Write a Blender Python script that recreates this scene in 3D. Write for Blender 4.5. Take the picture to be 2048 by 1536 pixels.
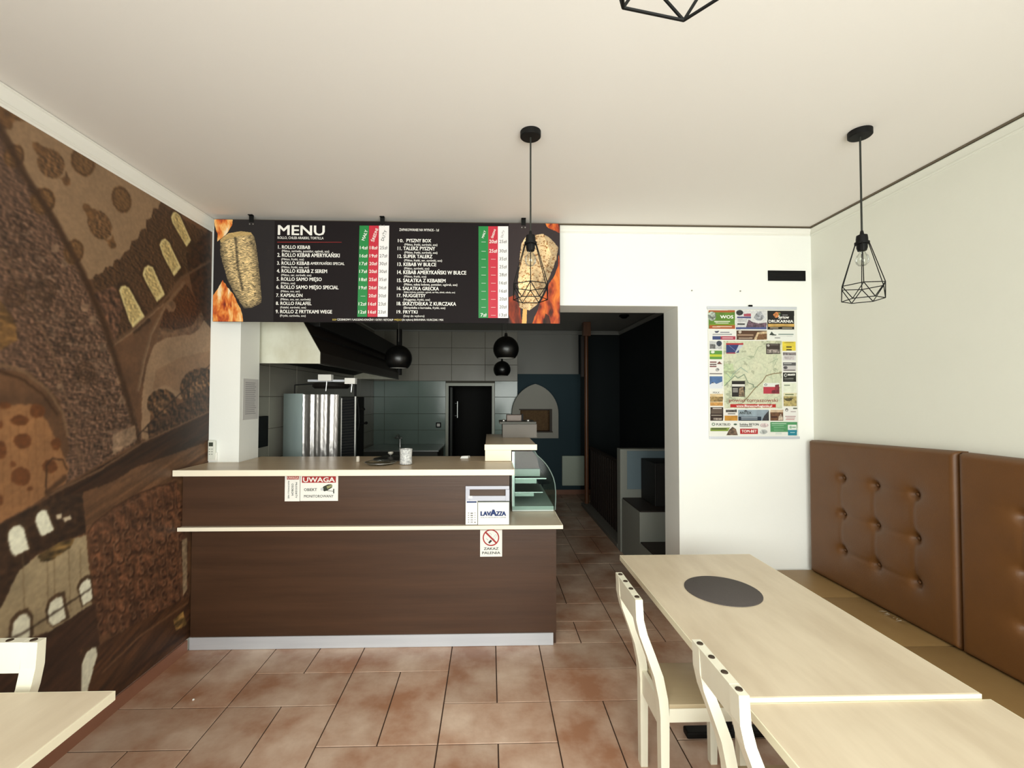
import bpy, bmesh, math, random
import numpy as np
from mathutils import Vector, Matrix

for o in list(bpy.data.objects):
    bpy.data.objects.remove(o, do_unlink=True)
SC = bpy.context.scene
COL = SC.collection
random.seed(7)
RNG = np.random.RandomState(11)

# ------------------------------------------------------------------ camera
FPX, YAW, PIT, ROLL, SHX, SHY = 898.38, 0.0287, 0.0247, 0.0016, -18.80, 4.29
EYE = np.array([0.0, 0.0, 1.7])
_f = np.array([math.sin(YAW) * math.cos(PIT), math.cos(YAW) * math.cos(PIT), math.sin(PIT)])
_r = np.array([math.cos(YAW), -math.sin(YAW), 0.0])
_u = np.cross(_r, _f)
_R = math.cos(ROLL) * _r + math.sin(ROLL) * _u
_U = math.cos(ROLL) * _u - math.sin(ROLL) * _r
cam_d = bpy.data.cameras.new('camera')
cam = bpy.data.objects.new('camera', cam_d)
COL.objects.link(cam)
M = Matrix.Identity(4)
for i in range(3):
    M[i][0] = _R[i]; M[i][1] = _U[i]; M[i][2] = -_f[i]; M[i][3] = EYE[i]
cam.matrix_world = M
cam_d.sensor_fit = 'HORIZONTAL'
cam_d.sensor_width = 36.0
cam_d.lens = FPX / 2048 * 36.0
cam_d.shift_x = -SHX / 2048
cam_d.shift_y = SHY / 2048
cam_d.clip_start = 0.02
SC.camera = cam

# ------------------------------------------------------------------ world, lights, exposure
SC.view_settings.view_transform = 'Standard'
SC.view_settings.look = 'None'
SC.view_settings.gamma = 1.0
SC.view_settings.use_curve_mapping = False
SC.view_settings.exposure = -0.10
W = bpy.data.worlds.new('world'); SC.world = W
W.use_nodes = True
W.node_tree.nodes['Background'].inputs[0].default_value = (0.85, 0.93, 1.0, 1)
W.node_tree.nodes['Background'].inputs[1].default_value = 1.0


def area(name, loc, rot, sx, sy, power, color):
    d = bpy.data.lights.new(name, 'AREA'); d.shape = 'RECTANGLE'
    d.size = sx; d.size_y = sy; d.energy = power; d.color = color
    o = bpy.data.objects.new(name, d); COL.objects.link(o)
    o.location = loc; o.rotation_euler = rot
    return o


# daylight through the shop window in the wall behind the camera
area('window_daylight', (0.98, -1.12, 1.45), (math.radians(90), 0, 0), 1.95, 2.2, 162, (1.0, 0.99, 0.965))
area('window_daylight', (-0.92, -1.12, 1.80), (math.radians(90), 0, 0), 1.55, 1.5, 100, (1.0, 0.99, 0.965))

# ------------------------------------------------------------------ helpers
def ray(x, y):
    return _f + _R * (x - 1024 - SHX) / FPX - _U * (y - 768 - SHY) / FPX


def onY(x, y, Y):
    r = ray(x, y); return r * (Y / r[1]) + EYE


def onX(x, y, X):
    r = ray(x, y); return r * (X / r[0]) + EYE


def onZ(x, y, Z):
    r = ray(x, y); return r * ((Z - EYE[2]) / r[2]) + EYE


def lin(c):
    out = []
    for v in c[:3]:
        v = v / 255.0
        out.append(v / 12.92 if v <= 0.04045 else ((v + 0.055) / 1.055) ** 2.4)
    return tuple(out)


def lina(a):
    a = np.clip(np.asarray(a, float) / 255.0, 0, 1)
    return np.where(a <= 0.04045, a / 12.92, ((a + 0.055) / 1.055) ** 2.4)


MATS = {}


def mat(name, c, rough=0.6, metal=0.0, noise=None, bump=None, spec=0.5, rand=0.0, coat=0.0):
    """noise=(scale xyz, amount, colour2)  bump=(scale xyz, strength)"""
    if name in MATS:
        return MATS[name]
    m = bpy.data.materials.new(name); m.use_nodes = True
    nt = m.node_tree; n = nt.nodes; L = nt.links
    b = n['Principled BSDF']
    b.inputs['Base Color'].default_value = (*lin(c), 1)
    b.inputs['Roughness'].default_value = rough
    b.inputs['Metallic'].default_value = metal
    b.inputs['Specular IOR Level'].default_value = spec
    b.inputs['Coat Weight'].default_value = coat
    colsock = None
    if noise or bump:
        geo = n.new('ShaderNodeNewGeometry')
    if noise:
        sc, amt, c2 = noise[:3]
        mp = n.new('ShaderNodeMapping'); mp.inputs['Scale'].default_value = sc
        L.new(geo.outputs['Position'], mp.inputs['Vector'])
        tx = n.new('ShaderNodeTexNoise'); tx.inputs['Scale'].default_value = 1.0
        tx.inputs['Detail'].default_value = 5.0; tx.inputs['Roughness'].default_value = 0.6
        L.new(mp.outputs['Vector'], tx.inputs['Vector'])
        rp = n.new('ShaderNodeMapRange'); rp.inputs['From Min'].default_value = 0.35
        rp.inputs['From Max'].default_value = 0.68; rp.inputs['To Max'].default_value = amt
        L.new(tx.outputs['Fac'], rp.inputs['Value'])
        mx = n.new('ShaderNodeMix'); mx.data_type = 'RGBA'
        mx.inputs[6].default_value = (*lin(c), 1); mx.inputs[7].default_value = (*lin(c2), 1)
        L.new(rp.outputs['Result'], mx.inputs[0])
        colsock = mx.outputs[2]
    if rand:
        oi = n.new('ShaderNodeObjectInfo')
        hv = n.new('ShaderNodeHueSaturation')
        mr = n.new('ShaderNodeMapRange'); mr.inputs['To Min'].default_value = 1 - rand
        mr.inputs['To Max'].default_value = 1 + rand
        L.new(oi.outputs['Random'], mr.inputs['Value']); L.new(mr.outputs['Result'], hv.inputs['Value'])
        if colsock: L.new(colsock, hv.inputs['Color'])
        else: hv.inputs['Color'].default_value = (*lin(c), 1)
        colsock = hv.outputs['Color']
    if colsock:
        L.new(colsock, b.inputs['Base Color'])
    if bump:
        mp2 = n.new('ShaderNodeMapping'); mp2.inputs['Scale'].default_value = bump[0]
        L.new(geo.outputs['Position'], mp2.inputs['Vector'])
        t2 = n.new('ShaderNodeTexNoise'); t2.inputs['Scale'].default_value = 1.0
        t2.inputs['Detail'].default_value = 4.0
        L.new(mp2.outputs['Vector'], t2.inputs['Vector'])
        bp = n.new('ShaderNodeBump'); bp.inputs['Strength'].default_value = bump[1]
        bp.inputs['Distance'].default_value = 0.01
        L.new(t2.outputs['Fac'], bp.inputs['Height']); L.new(bp.outputs['Normal'], b.inputs['Normal'])
    MATS[name] = m
    return m


def printmat(name, rough=0.5, coat=0.0):
    m = bpy.data.materials.new(name); m.use_nodes = True
    n = m.node_tree.nodes; b = n['Principled BSDF']
    a = n.new('ShaderNodeAttribute'); a.attribute_name = 'print'
    m.node_tree.links.new(a.outputs['Color'], b.inputs['Base Color'])
    b.inputs['Roughness'].default_value = rough; b.inputs['Coat Weight'].default_value = coat
    return m


def glassmat(name, tint=(235, 245, 240), refl=0.12, rough=0.03, edge=0.6):
    m = bpy.data.materials.new(name); m.use_nodes = True
    nt = m.node_tree; n = nt.nodes; L = nt.links
    for x in list(n): n.remove(x)
    out = n.new('ShaderNodeOutputMaterial'); mx = n.new('ShaderNodeMixShader')
    tr = n.new('ShaderNodeBsdfTransparent'); gl = n.new('ShaderNodeBsdfGlossy')
    fr = n.new('ShaderNodeLayerWeight'); fr.inputs['Blend'].default_value = 0.25
    ad = n.new('ShaderNodeMath'); ad.operation = 'MULTIPLY_ADD'
    ad.inputs[1].default_value = edge; ad.inputs[2].default_value = refl
    tr.inputs[0].default_value = (*lin(tint), 1); gl.inputs['Roughness'].default_value = rough
    L.new(fr.outputs['Fresnel'], ad.inputs[0]); L.new(ad.outputs[0], mx.inputs[0])
    L.new(tr.outputs[0], mx.inputs[1]); L.new(gl.outputs[0], mx.inputs[2]); L.new(mx.outputs[0], out.inputs[0])
    return m


class MB:
    def __init__(s):
        s.v = []; s.f = []

    def add(s, vs, fs):
        k = len(s.v); s.v += [tuple(map(float, p)) for p in vs]; s.f += [tuple(i + k for i in q) for q in fs]; return s

    def box(s, x0, x1, y0, y1, z0, z1, bev=0.0):
        if bev <= 0:
            vs = [(x, y, z) for z in (z0, z1) for y in (y0, y1) for x in (x0, x1)]
            return s.add(vs, [(0, 2, 3, 1), (4, 5, 7, 6), (0, 1, 5, 4), (2, 6, 7, 3), (0, 4, 6, 2), (1, 3, 7, 5)])
        bm = bmesh.new(); bmesh.ops.create_cube(bm, size=1)
        for v in bm.verts:
            v.co = Vector(((x0 + x1) / 2 + v.co.x * (x1 - x0), (y0 + y1) / 2 + v.co.y * (y1 - y0), (z0 + z1) / 2 + v.co.z * (z1 - z0)))
        bmesh.ops.bevel(bm, geom=bm.edges[:], offset=bev, segments=2, profile=0.6, affect='EDGES')
        bm.verts.index_update()
        s.add([v.co for v in bm.verts], [[v.index for v in f.verts] for f in bm.faces]); bm.free(); return s

    def tube(s, p0, p1, r, n=10, r1=None, caps=True):
        p0 = Vector(p0); p1 = Vector(p1); d = (p1 - p0).normalized()
        a = d.orthogonal().normalized(); b = d.cross(a); r1 = r if r1 is None else r1
        vs = []
        for p, q in ((p0, r), (p1, r1)):
            for i in range(n):
                t = 2 * math.pi * i / n; vs.append(p + a * q * math.cos(t) + b * q * math.sin(t))
        fs = [(i, (i + 1) % n, n + (i + 1) % n, n + i) for i in range(n)]
        if caps: fs += [tuple(range(n))[::-1], tuple(range(n, 2 * n))]
        return s.add(vs, fs)

    def path(s, pts, r, n=8):
        for a, b in zip(pts[:-1], pts[1:]): s.tube(a, b, r, n)
        return s

    def lathe(s, prof, c=(0, 0, 0), n=28, close=False):
        vs = []; m = len(prof)
        for i in range(n):
            t = 2 * math.pi * i / n
            for r, z in prof: vs.append((c[0] + r * math.cos(t), c[1] + r * math.sin(t), c[2] + z))
        fs = []
        for i in range(n):
            j = (i + 1) % n
            for k in range(m - 1): fs.append((i * m + k, j * m + k, j * m + k + 1, i * m + k + 1))
        return s.add(vs, fs)

    def prism(s, poly, axis, a0, a1):
        """poly: 2D points in the plane perpendicular to axis ('x':(y,z) 'y':(x,z) 'z':(x,y))"""
        def P(q, a):
            return {'x': (a, q[0], q[1]), 'y': (q[0], a, q[1]), 'z': (q[0], q[1], a)}[axis]
        n = len(poly)
        vs = [P(q, a0) for q in poly] + [P(q, a1) for q in poly]
        fs = [(i, (i + 1) % n, n + (i + 1) % n, n + i) for i in range(n)] + [tuple(range(n))[::-1], tuple(range(n, 2 * n))]
        return s.add(vs, fs)


def wloc(o):
    v = Vector((0, 0, 0))
    while o is not None:
        v += o.location; o = o.parent
    return v


def mk(name, mb, m, parent=None, smooth=False, label=None, kind=None, base=False):
    me = bpy.data.meshes.new(name)
    vs = mb.v
    off = wloc(parent) if parent else Vector((0, 0, 0))
    loc = Vector((0, 0, 0))
    if base and not parent:
        a = np.array(vs); loc = Vector(((a[:, 0].min() + a[:, 0].max()) / 2, (a[:, 1].min() + a[:, 1].max()) / 2, a[:, 2].min()))
        off = loc
    me.from_pydata([(p[0] - off[0], p[1] - off[1], p[2] - off[2]) for p in vs], [], mb.f)
    me.validate(); me.update()
    bm = bmesh.new(); bm.from_mesh(me); bmesh.ops.recalc_face_normals(bm, faces=bm.faces[:]); bm.to_mesh(me); bm.free()
    if smooth:
        me.shade_smooth()
        if smooth != 'all':
            me.set_sharp_from_angle(angle=math.radians(40))
    me.materials.append(m)
    o = bpy.data.objects.new(name, me); COL.objects.link(o)
    o.location = loc
    if parent: o.parent = parent
    if label: o['label'] = label
    if kind: o['kind'] = kind
    return o


def thing(name, label, cat, loc=(0, 0, 0), group=None):
    o = bpy.data.objects.new(name, None); COL.objects.link(o); o.empty_display_size = 0.1
    o.location = loc; o['label'] = label; o['category'] = cat
    if group: o['group'] = group
    return o


def tag(o, label, cat, group=None):
    o['label'] = label; o['category'] = cat
    if group: o['group'] = group
    return o


def struct(name, mb, m, parent=None, smooth=False):
    return mk(name, mb, m, parent, smooth, kind='structure')


def copy_tree(o, parent=None):
    c = o.copy(); COL.objects.link(c)
    if parent: c.parent = parent
    for ch in list(o.children): copy_tree(ch, c)
    return c


# ---- numpy painting of flat prints
def vnoise(x, y, seed=0):
    xi = np.floor(x).astype(np.int64); yi = np.floor(y).astype(np.int64)
    fx = x - xi; fy = y - yi
    fx = fx * fx * (3 - 2 * fx); fy = fy * fy * (3 - 2 * fy)
    def h(a, b):
        k = (a * 374761393 + b * 668265263 + seed * 1442695041) & 0xffffffff
        k = ((k ^ (k >> 13)) * 1274126177) & 0xffffffff
        return ((k ^ (k >> 16)) & 0xffff) / 65535.0
    return (h(xi, yi) * (1 - fx) + h(xi + 1, yi) * fx) * (1 - fy) + (h(xi, yi + 1) * (1 - fx) + h(xi + 1, yi + 1) * fx) * fy


def fbm(x, y, oct=4, seed=0):
    s = 0; a = 0.5; t = 0
    for i in range(oct):
        s = s + a * vnoise(x, y, seed + i * 17); t += a; x = x * 2.03; y = y * 2.03; a *= 0.55
    return s / t


def inpoly(U, V, poly):
    poly = np.asarray(poly, float)
    m = (U >= poly[:, 0].min()) & (U <= poly[:, 0].max()) & (V >= poly[:, 1].min()) & (V <= poly[:, 1].max())
    idx = np.where(m)[0]; out = np.zeros(U.shape, bool)
    if len(idx) == 0: return out
    u = U[idx]; v = V[idx]; ins = np.zeros(len(idx), bool); n = len(poly)
    for i in range(n):
        x0, y0 = poly[i]; x1, y1 = poly[(i + 1) % n]
        if y0 == y1: continue
        c = ((y0 > v) != (y1 > v)) & (u < (x1 - x0) * (v - y0) / (y1 - y0) + x0)
        ins ^= c
    out[idx] = ins
    return out


def segdist(U, V, pts):
    d = np.full(U.shape, 1e9)
    for (x0, y0), (x1, y1) in zip(pts[:-1], pts[1:]):
        dx, dy = x1 - x0, y1 - y0; L2 = dx * dx + dy * dy + 1e-12
        t = np.clip(((U - x0) * dx + (V - y0) * dy) / L2, 0, 1)
        d = np.minimum(d, np.hypot(U - x0 - t * dx, V - y0 - t * dy))
    return d


def ell(cx, cy, rx, ry, ang=0, n=26):
    c, s = math.cos(math.radians(ang)), math.sin(math.radians(ang))
    return [(cx + rx * math.cos(t) * c - ry * math.sin(t) * s, cy + rx * math.cos(t) * s + ry * math.sin(t) * c) for t in np.linspace(0, 2 * math.pi, n, endpoint=False)]


def sheet(name, us, vs, to3, colors, m, parent=None):
    """grid us x vs, colors[(len(vs)*len(us)),3] sRGB 0..255"""
    nu, nv = len(us), len(vs)
    U, V = np.meshgrid(us, vs); U = U.ravel(); V = V.ravel()
    P = np.stack(to3(U, V), 1)
    loc = Vector((0, 0, 0))
    if parent: P = P - np.array(wloc(parent))
    i = np.arange(nu * nv).reshape(nv, nu)
    q = np.stack([i[:-1, :-1], i[:-1, 1:], i[1:, 1:], i[1:, :-1]], -1).reshape(-1, 4)
    me = bpy.data.meshes.new(name)
    me.vertices.add(len(P)); me.vertices.foreach_set('co', P.ravel())
    me.loops.add(q.size); me.loops.foreach_set('vertex_index', q.ravel().astype(np.int32))
    me.polygons.add(len(q)); me.polygons.foreach_set('loop_start', (np.arange(len(q)) * 4).astype(np.int32))
    me.update(calc_edges=True)
    at = me.color_attributes.new('print', 'FLOAT_COLOR', 'POINT')
    c4 = np.ones((len(P), 4), np.float32); c4[:, :3] = lina(colors)
    at.data.foreach_set('color', c4.ravel())
    me.materials.append(m)
    o = bpy.data.objects.new(name, me); COL.objects.link(o)
    if parent: o.parent = parent
    return o


# ---- lettering: text fitted into boxes, turned into flat mesh
class Letters:
    def __init__(s): s.q = []

    def put(s, txt, x0, x1, z0, z1, bold=0.02, rot=0.0, keep=False):
        """box in plane coordinates; z0 baseline, z1 cap height"""
        s.q.append((txt, x0, x1, z0, z1, bold, rot, keep)); return s

    def build(s, name, m, to3, parent):
        objs = []
        for (t, *_r) in s.q:
            cu = bpy.data.curves.new('t', 'FONT'); cu.body = t; cu.size = 1.0; cu.resolution_u = 2
            o = bpy.data.objects.new('t', cu); COL.objects.link(o); objs.append(o)
        dg = bpy.context.evaluated_depsgraph_get(); dg.update()
        mb = MB()
        for o, (t, x0, x1, z0, z1, bold, rot, keep) in zip(objs, s.q):
            me = o.evaluated_get(dg).to_mesh()
            a = np.array([v.co[:2] for v in me.vertices])
            fs = [tuple(p.vertices) for p in me.polygons]
            o.evaluated_get(dg).to_mesh_clear()
            if len(a) == 0: continue
            w = a[:, 0].max() - a[:, 0].min()
            cap = 0.70
            if rot:
                cx, cz = (x0 + x1) / 2, (z0 + z1) / 2
                sc = math.hypot(x1 - x0, z1 - z0)
                kx = (sc if not keep else sc) / w; kz = keep / cap if keep else kx
                u = (a[:, 0] - a[:, 0].min() - w / 2) * kx; v = (a[:, 1] - cap / 2) * kz
                c, sn = math.cos(rot), math.sin(rot)
                X = cx + u * c - v * sn; Z = cz + u * sn + v * c
            else:
                X = x0 + (a[:, 0] - a[:, 0].min()) / w * (x1 - x0)
                Z = z0 + a[:, 1] / cap * (z1 - z0)
            sh = bold * abs(z1 - z0) / cap * .8 if not rot else bold * .02
            for kk, (dx, dz) in enumerate(((-sh, -sh * .6), (sh, -sh * .6), (-sh, sh * .6), (sh, sh * .6)) if bold > 0 else ((0, 0),)):
                q3 = np.array(to3(X + dx, Z + dz)); q3[:, 1] -= kk * .00018      # printed in thin layers towards the viewer side
                mb.add(q3, fs)
        for o in objs:
            d = o.data; bpy.data.objects.remove(o); bpy.data.curves.remove(d)
        return mk(name, mb, m, parent, kind='stuff')


# ------------------------------------------------------------------ materials
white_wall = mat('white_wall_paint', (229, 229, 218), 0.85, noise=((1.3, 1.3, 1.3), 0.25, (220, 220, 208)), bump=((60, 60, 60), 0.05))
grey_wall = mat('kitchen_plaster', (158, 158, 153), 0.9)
ceil_m = mat('ceiling_paint', (236, 231, 225), 0.9, bump=((80, 80, 80), 0.03))
plaster = mat('cornice_plaster', (240, 238, 230), 0.7)
teal = mat('teal_paint', (28, 58, 68), 0.7)
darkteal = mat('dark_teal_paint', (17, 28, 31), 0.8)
grout = mat('grout', (66, 46, 33), 0.9)
tile_m = mat('terracotta_tile', (170, 124, 96), 0.36, noise=((2.8, 2.8, 2.8), 1.0, (218, 194, 174)), bump=((22, 22, 22), 0.12), rand=0.10)
kgrout = mat('wall_grout', (95, 92, 82), 0.9)
ktile_c = mat('cream_wall_tile', (160, 156, 144), 0.35, noise=((6, 6, 6), 0.3, (148, 144, 130)))
ktile_g = mat('pale_green_wall_tile', (138, 156, 148), 0.16, noise=((5, 5, 5), 0.3, (126, 146, 138)), bump=((4, 4, 4), 0.08))
cwood = mat('dark_counter_laminate', (78, 52, 35), 0.42, noise=((0.8, 5, 15), 0.7, (58, 37, 23)), bump=((3, 20, 120), 0.04))
cream = mat('cream_laminate', (250, 241, 220), 0.4, noise=((2, 14, 14), 0.35, (242, 230, 202)))
topwood = mat('counter_top_laminate', (196, 176, 148), 0.3, noise=((1.5, 16, 16), 0.5, (176, 154, 124)))
alu = mat('brushed_aluminium', (214, 218, 226), 0.42, 0.25, noise=((2, 30, 40), 0.35, (196, 201, 210)))
steel = mat('stainless_steel', (200, 202, 200), 0.3, 0.9, noise=((4, 4, 4), 0.4, (170, 172, 168)))
hood_steel = mat('hood_steel', (226, 226, 210), 0.45, 0.1, noise=((5, 5, 3), 0.6, (190, 184, 156)))
foil = mat('aluminium_foil', (200, 196, 194), 0.34, 0.9, bump=((60, 60, 26), 0.18))
blackm = mat('black_metal', (9, 9, 8), 0.6, spec=0.25)
blackp = mat('black_plastic', (9, 9, 9), 0.6, spec=0.25)
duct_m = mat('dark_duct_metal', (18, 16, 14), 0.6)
tablewood = mat('pale_veneer', (230, 215, 190), 0.42, noise=((6, 1.3, 6), 0.8, (206, 188, 162)))
tableedge = mat('pale_edge_band', (240, 232, 206), 0.4)
chair_m = mat('cream_chair_paint', (244, 241, 222), 0.38, noise=((9, 9, 3), 0.3, (234, 229, 204)))
chair_seat = mat('chair_seat_wood', (196, 180, 148), 0.4, noise=((3, 12, 8), 0.5, (176, 158, 124)))
boltm = mat('dark_dowel', (58, 42, 26), 0.6)
leather = mat('brown_leather', (102, 65, 29), 0.48, noise=((5, 5, 5), 0.5, (88, 55, 23)), bump=((160, 160, 160), 0.08))
tanleather = mat('tan_leather', (152, 122, 78), 0.45, noise=((5, 5, 5), 0.5, (138, 108, 66)), bump=((160, 160, 160), 0.08))
matm = mat('grey_woven_mat', (84, 78, 76), 0.75, bump=((240, 240, 240), 0.3))
paper = mat('white_paper', (244, 244, 240), 0.7)
signw = mat('white_sign_plastic', (246, 244, 238), 0.35)
red = mat('sign_red', (170, 36, 34), 0.5)
inkd = mat('dark_ink', (52, 58, 52), 0.6)
inkw = mat('white_ink', (244, 242, 236), 0.6)
inkn = mat('navy_ink', (24, 52, 110), 0.6)
inky = mat('yellow_ink', (214, 190, 90), 0.6)
inkg = mat('green_band', (20, 132, 62), 0.5)
inkr = mat('red_band', (196, 32, 56), 0.5)
inkw2 = mat('white_band', (244, 240, 240), 0.5)
inkgrey = mat('grey_ink', (120, 120, 118), 0.6)
boardm = mat('menu_black', (26, 20, 22), 0.7, spec=0.2)
glass = glassmat('clear_glass', (246, 248, 246), 0.04)
caseglass = glassmat('case_glass', (208, 224, 218), 0.012, 0.06, 0.22)
winglass = glassmat('window_glass', (250, 252, 250), 0.05)
skirt = mat('terracotta_skirting', (150, 104, 82), 0.45, noise=((5, 5, 5), 0.4, (128, 86, 66)))

# ------------------------------------------------------------------ room shell
XL, XR, YB, YK = -2.025, 2.427, 3.304, 7.9      # left, right wall, partition front face, far wall
ZC, ZK = 2.985, 2.88
OL, OR, OH, TW = -1.807, 1.404, 2.382, 0.27
YF = -0.95
floor = struct('floor', MB().box(XL - .2, XR + .2, YF - .2, 9.6, -0.12, -0.004), grout)

# floor tiles: columns two tiles wide, upright pairs alternating with single cross tiles
TWD = 0.2963; X0T = -0.251; Y0T = 2.5454; GAP = 0.0065
_tcache = {}


def tile_piece(name, ax0, ax1, ay0, ay1, par, m, th=0.004):
    key = (round(ax1 - ax0, 3), round(ay1 - ay0, 3), m.name)
    if key not in _tcache:
        w, d = (ax1 - ax0) / 2, (ay1 - ay0) / 2
        b = MB(); e = 0.0014
        vs = [(-w, -d, -th), (w, -d, -th), (w, d, -th), (-w, d, -th),
              (-w, -d, -e), (w, -d, -e), (w, d, -e), (-w, d, -e),
              (-w + e, -d + e, 0), (w - e, -d + e, 0), (w - e, d - e, 0), (-w + e, d - e, 0)]
        fs = [(0, 1, 5, 4), (1, 2, 6, 5), (2, 3, 7, 6), (3, 0, 4, 7), (4, 5, 9, 8), (5, 6, 10, 9), (6, 7, 11, 10), (7, 4, 8, 11), (8, 9, 10, 11)]
        b.add(vs, fs)
        me = bpy.data.meshes.new(name); me.from_pydata(b.v, [], b.f); me.update(); me.materials.append(m)
        _tcache[key] = me
    o = bpy.data.objects.new(name, _tcache[key]); COL.objects.link(o); o.parent = par
    o.location = ((ax0 + ax1) / 2, (ay0 + ay1) / 2, 0.0)
    return o


def clip_tile(a, b, c, d, zone):
    x0, x1, y0, y1 = zone
    a, b, c, d = max(a, x0), min(b, x1), max(c, y0), min(d, y1)
    if b - a < 0.03 or d - c < 0.03: return
    tile_piece('tile', a + GAP / 2, b - GAP / 2, c + GAP / 2, d - GAP / 2, floor, tile_m)


for zone in ((XL, XR, 0.3, YB), (-0.36, 2.3, YB, YK)):
    for ci in range(-4, 5):
        cx = X0T + 2 * TWD * ci
        ph = (ci) % 3                    # column 0 has its cross tile one step below Y0T
        for k in range(-4, 8):
            yy = Y0T - TWD + ph * TWD + k * 3 * TWD    # lower edge of a cross tile
            if ci == 1:
                yy = Y0T + k * 3 * TWD
            clip_tile(cx, cx + 2 * TWD, yy, yy + TWD, zone)
            lo, hi = yy + TWD, yy + 3 * TWD
            if ci == 1 and k == 0:
                clip_tile(cx, cx + 2 * TWD, lo, lo + TWD, zone)
                clip_tile(cx, cx + TWD, lo + TWD, hi, zone); clip_tile(cx + TWD, cx + 2 * TWD, lo + TWD, hi, zone)
            else:
                clip_tile(cx, cx + TWD, lo, hi, zone); clip_tile(cx + TWD, cx + 2 * TWD, lo, hi, zone)

struct('ceiling', MB().box(XL - .2, XR + .2, YF - .2, YB + TW, ZC, ZC + .1), ceil_m)
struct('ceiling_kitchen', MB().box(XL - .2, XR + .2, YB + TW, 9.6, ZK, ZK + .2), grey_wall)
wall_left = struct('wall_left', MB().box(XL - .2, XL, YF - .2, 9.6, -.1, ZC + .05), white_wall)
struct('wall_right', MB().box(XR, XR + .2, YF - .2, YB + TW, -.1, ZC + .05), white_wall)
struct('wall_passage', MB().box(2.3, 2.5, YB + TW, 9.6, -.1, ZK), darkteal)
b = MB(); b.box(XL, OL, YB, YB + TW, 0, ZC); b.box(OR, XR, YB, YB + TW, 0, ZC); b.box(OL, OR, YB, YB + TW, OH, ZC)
struct('wall_back', b, mat('white_paint_lit', (246, 247, 242), 0.85, noise=((1.3, 1.3, 1.3), 0.2, (238, 239, 232)), bump=((60, 60, 60), 0.05)))  # wall white lightened in colour, window light painted into this wall
# front wall with shop window (behind the viewer)
wins = ((0.0, 1.96, 0.32, 2.56), (-1.72, -0.12, 1.02, 2.56))
b = MB()
b.box(XL, -1.72, YF - .15, YF, 0, ZC); b.box(-.12, 0, YF - .15, YF, 0, ZC); b.box(1.96, XR, YF - .15, YF, 0, ZC)
for wx0, wx1, wz0, wz1 in wins:
    b.box(wx0, wx1, YF - .15, YF, 0, wz0); b.box(wx0, wx1, YF - .15, YF, wz1, ZC)
struct('wall_front', b, white_wall)
for k, (wx0, wx1, wz0, wz1) in enumerate(wins):
    b = MB(); xm = (wx0 + wx1) / 2
    for x in (wx0, xm - .03, wx1 - .06): b.box(x, x + .06, YF - .1, YF - .04, wz0, wz1)
    b.box(wx0, wx1, YF - .1, YF - .04, wz0, wz0 + .06); b.box(wx0, wx1, YF - .1, YF - .04, wz1 - .06, wz1)
    win = struct('window_%d' % (k + 1), b, plaster)
    for xa, xb in ((wx0 + .06, xm - .03), (xm + .03, wx1 - .06)):
        mk('pane', MB().box(xa, xb, YF - .075, YF - .07, wz0 + .06, wz1 - .06), winglass, win)

# cornices (cove mouldings) with the shadow gap under the ceiling
zt = ZC - 0.013
cov = [(0, 0), (0.032, 0), (0.032, -0.008), (0.026, -0.010), (0.022, -0.020), (0.015, -0.036), (0.011, -0.052), (0.010, -0.060), (0.014, -0.064), (0.014, -0.072), (0.008, -0.076), (0.006, -0.085), (0, -0.087)]
struct('trim_1', MB().prism([(XL + a, zt + 0.010 + c * 0.98) for a, c in cov], 'y', YF, YB), plaster, smooth=True)
struct('trim_2', MB().prism([(YB - a * 0.8, zt + c * 0.55) for a, c in cov], 'x', XL + .03, XR - .01), plaster, smooth=True)
struct('trim_3', MB().prism([(XR - a * 0.55, zt + c * 0.6) for a, c in cov], 'y', YF, YB), white_wall, smooth=True)
gapm = mat('ceiling_gap_shade', (106, 95, 78), .8)  # dark strips painted in for the shade in the ceiling gap
struct('gap_shade_right', MB().box(XR - .026, XR - .004, YF, YB - .004, ZC - .009, ZC - .0005), gapm)
struct('gap_shade_back', MB().box(XL + .05, XR - .026, YB - .030, YB - .004, ZC - .008, ZC - .0005), gapm)
struct('baseboard_left', MB().box(XL, XL + .012, YF, 3.10, 0, .075), skirt)

# ---- far wall with doorway, tiles, teal paint
DX0, DX1, DZ = -0.718, 0.040, 1.897
b = MB()
b.box(XL, DX0, YK, YK + .18, 0, ZK); b.box(DX1, 2.3, YK, YK + .18, 0, ZK); b.box(DX0, DX1, YK, YK + .18, DZ, ZK)
wall_far = struct('wall_far', b, grey_wall)
tz = [-0.02, 0.264, 0.551, 0.838, 1.125, 1.409, 1.703, 1.983, 2.268, 2.564, 2.855]
tx = [-2.02, -1.835, -1.245, -0.669, -0.082, 0.490]
mk('grout_bed', MB().box(XL, DX0 - .05, YK - .004, YK, 0, 2.855).box(DX1 + .04, .49, YK - .004, YK, 0, 2.855).box(DX0 - .05, DX1 + .04, YK - .004, YK, DZ + .05, 2.855), kgrout, wall_far)
_wc = {}


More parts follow.
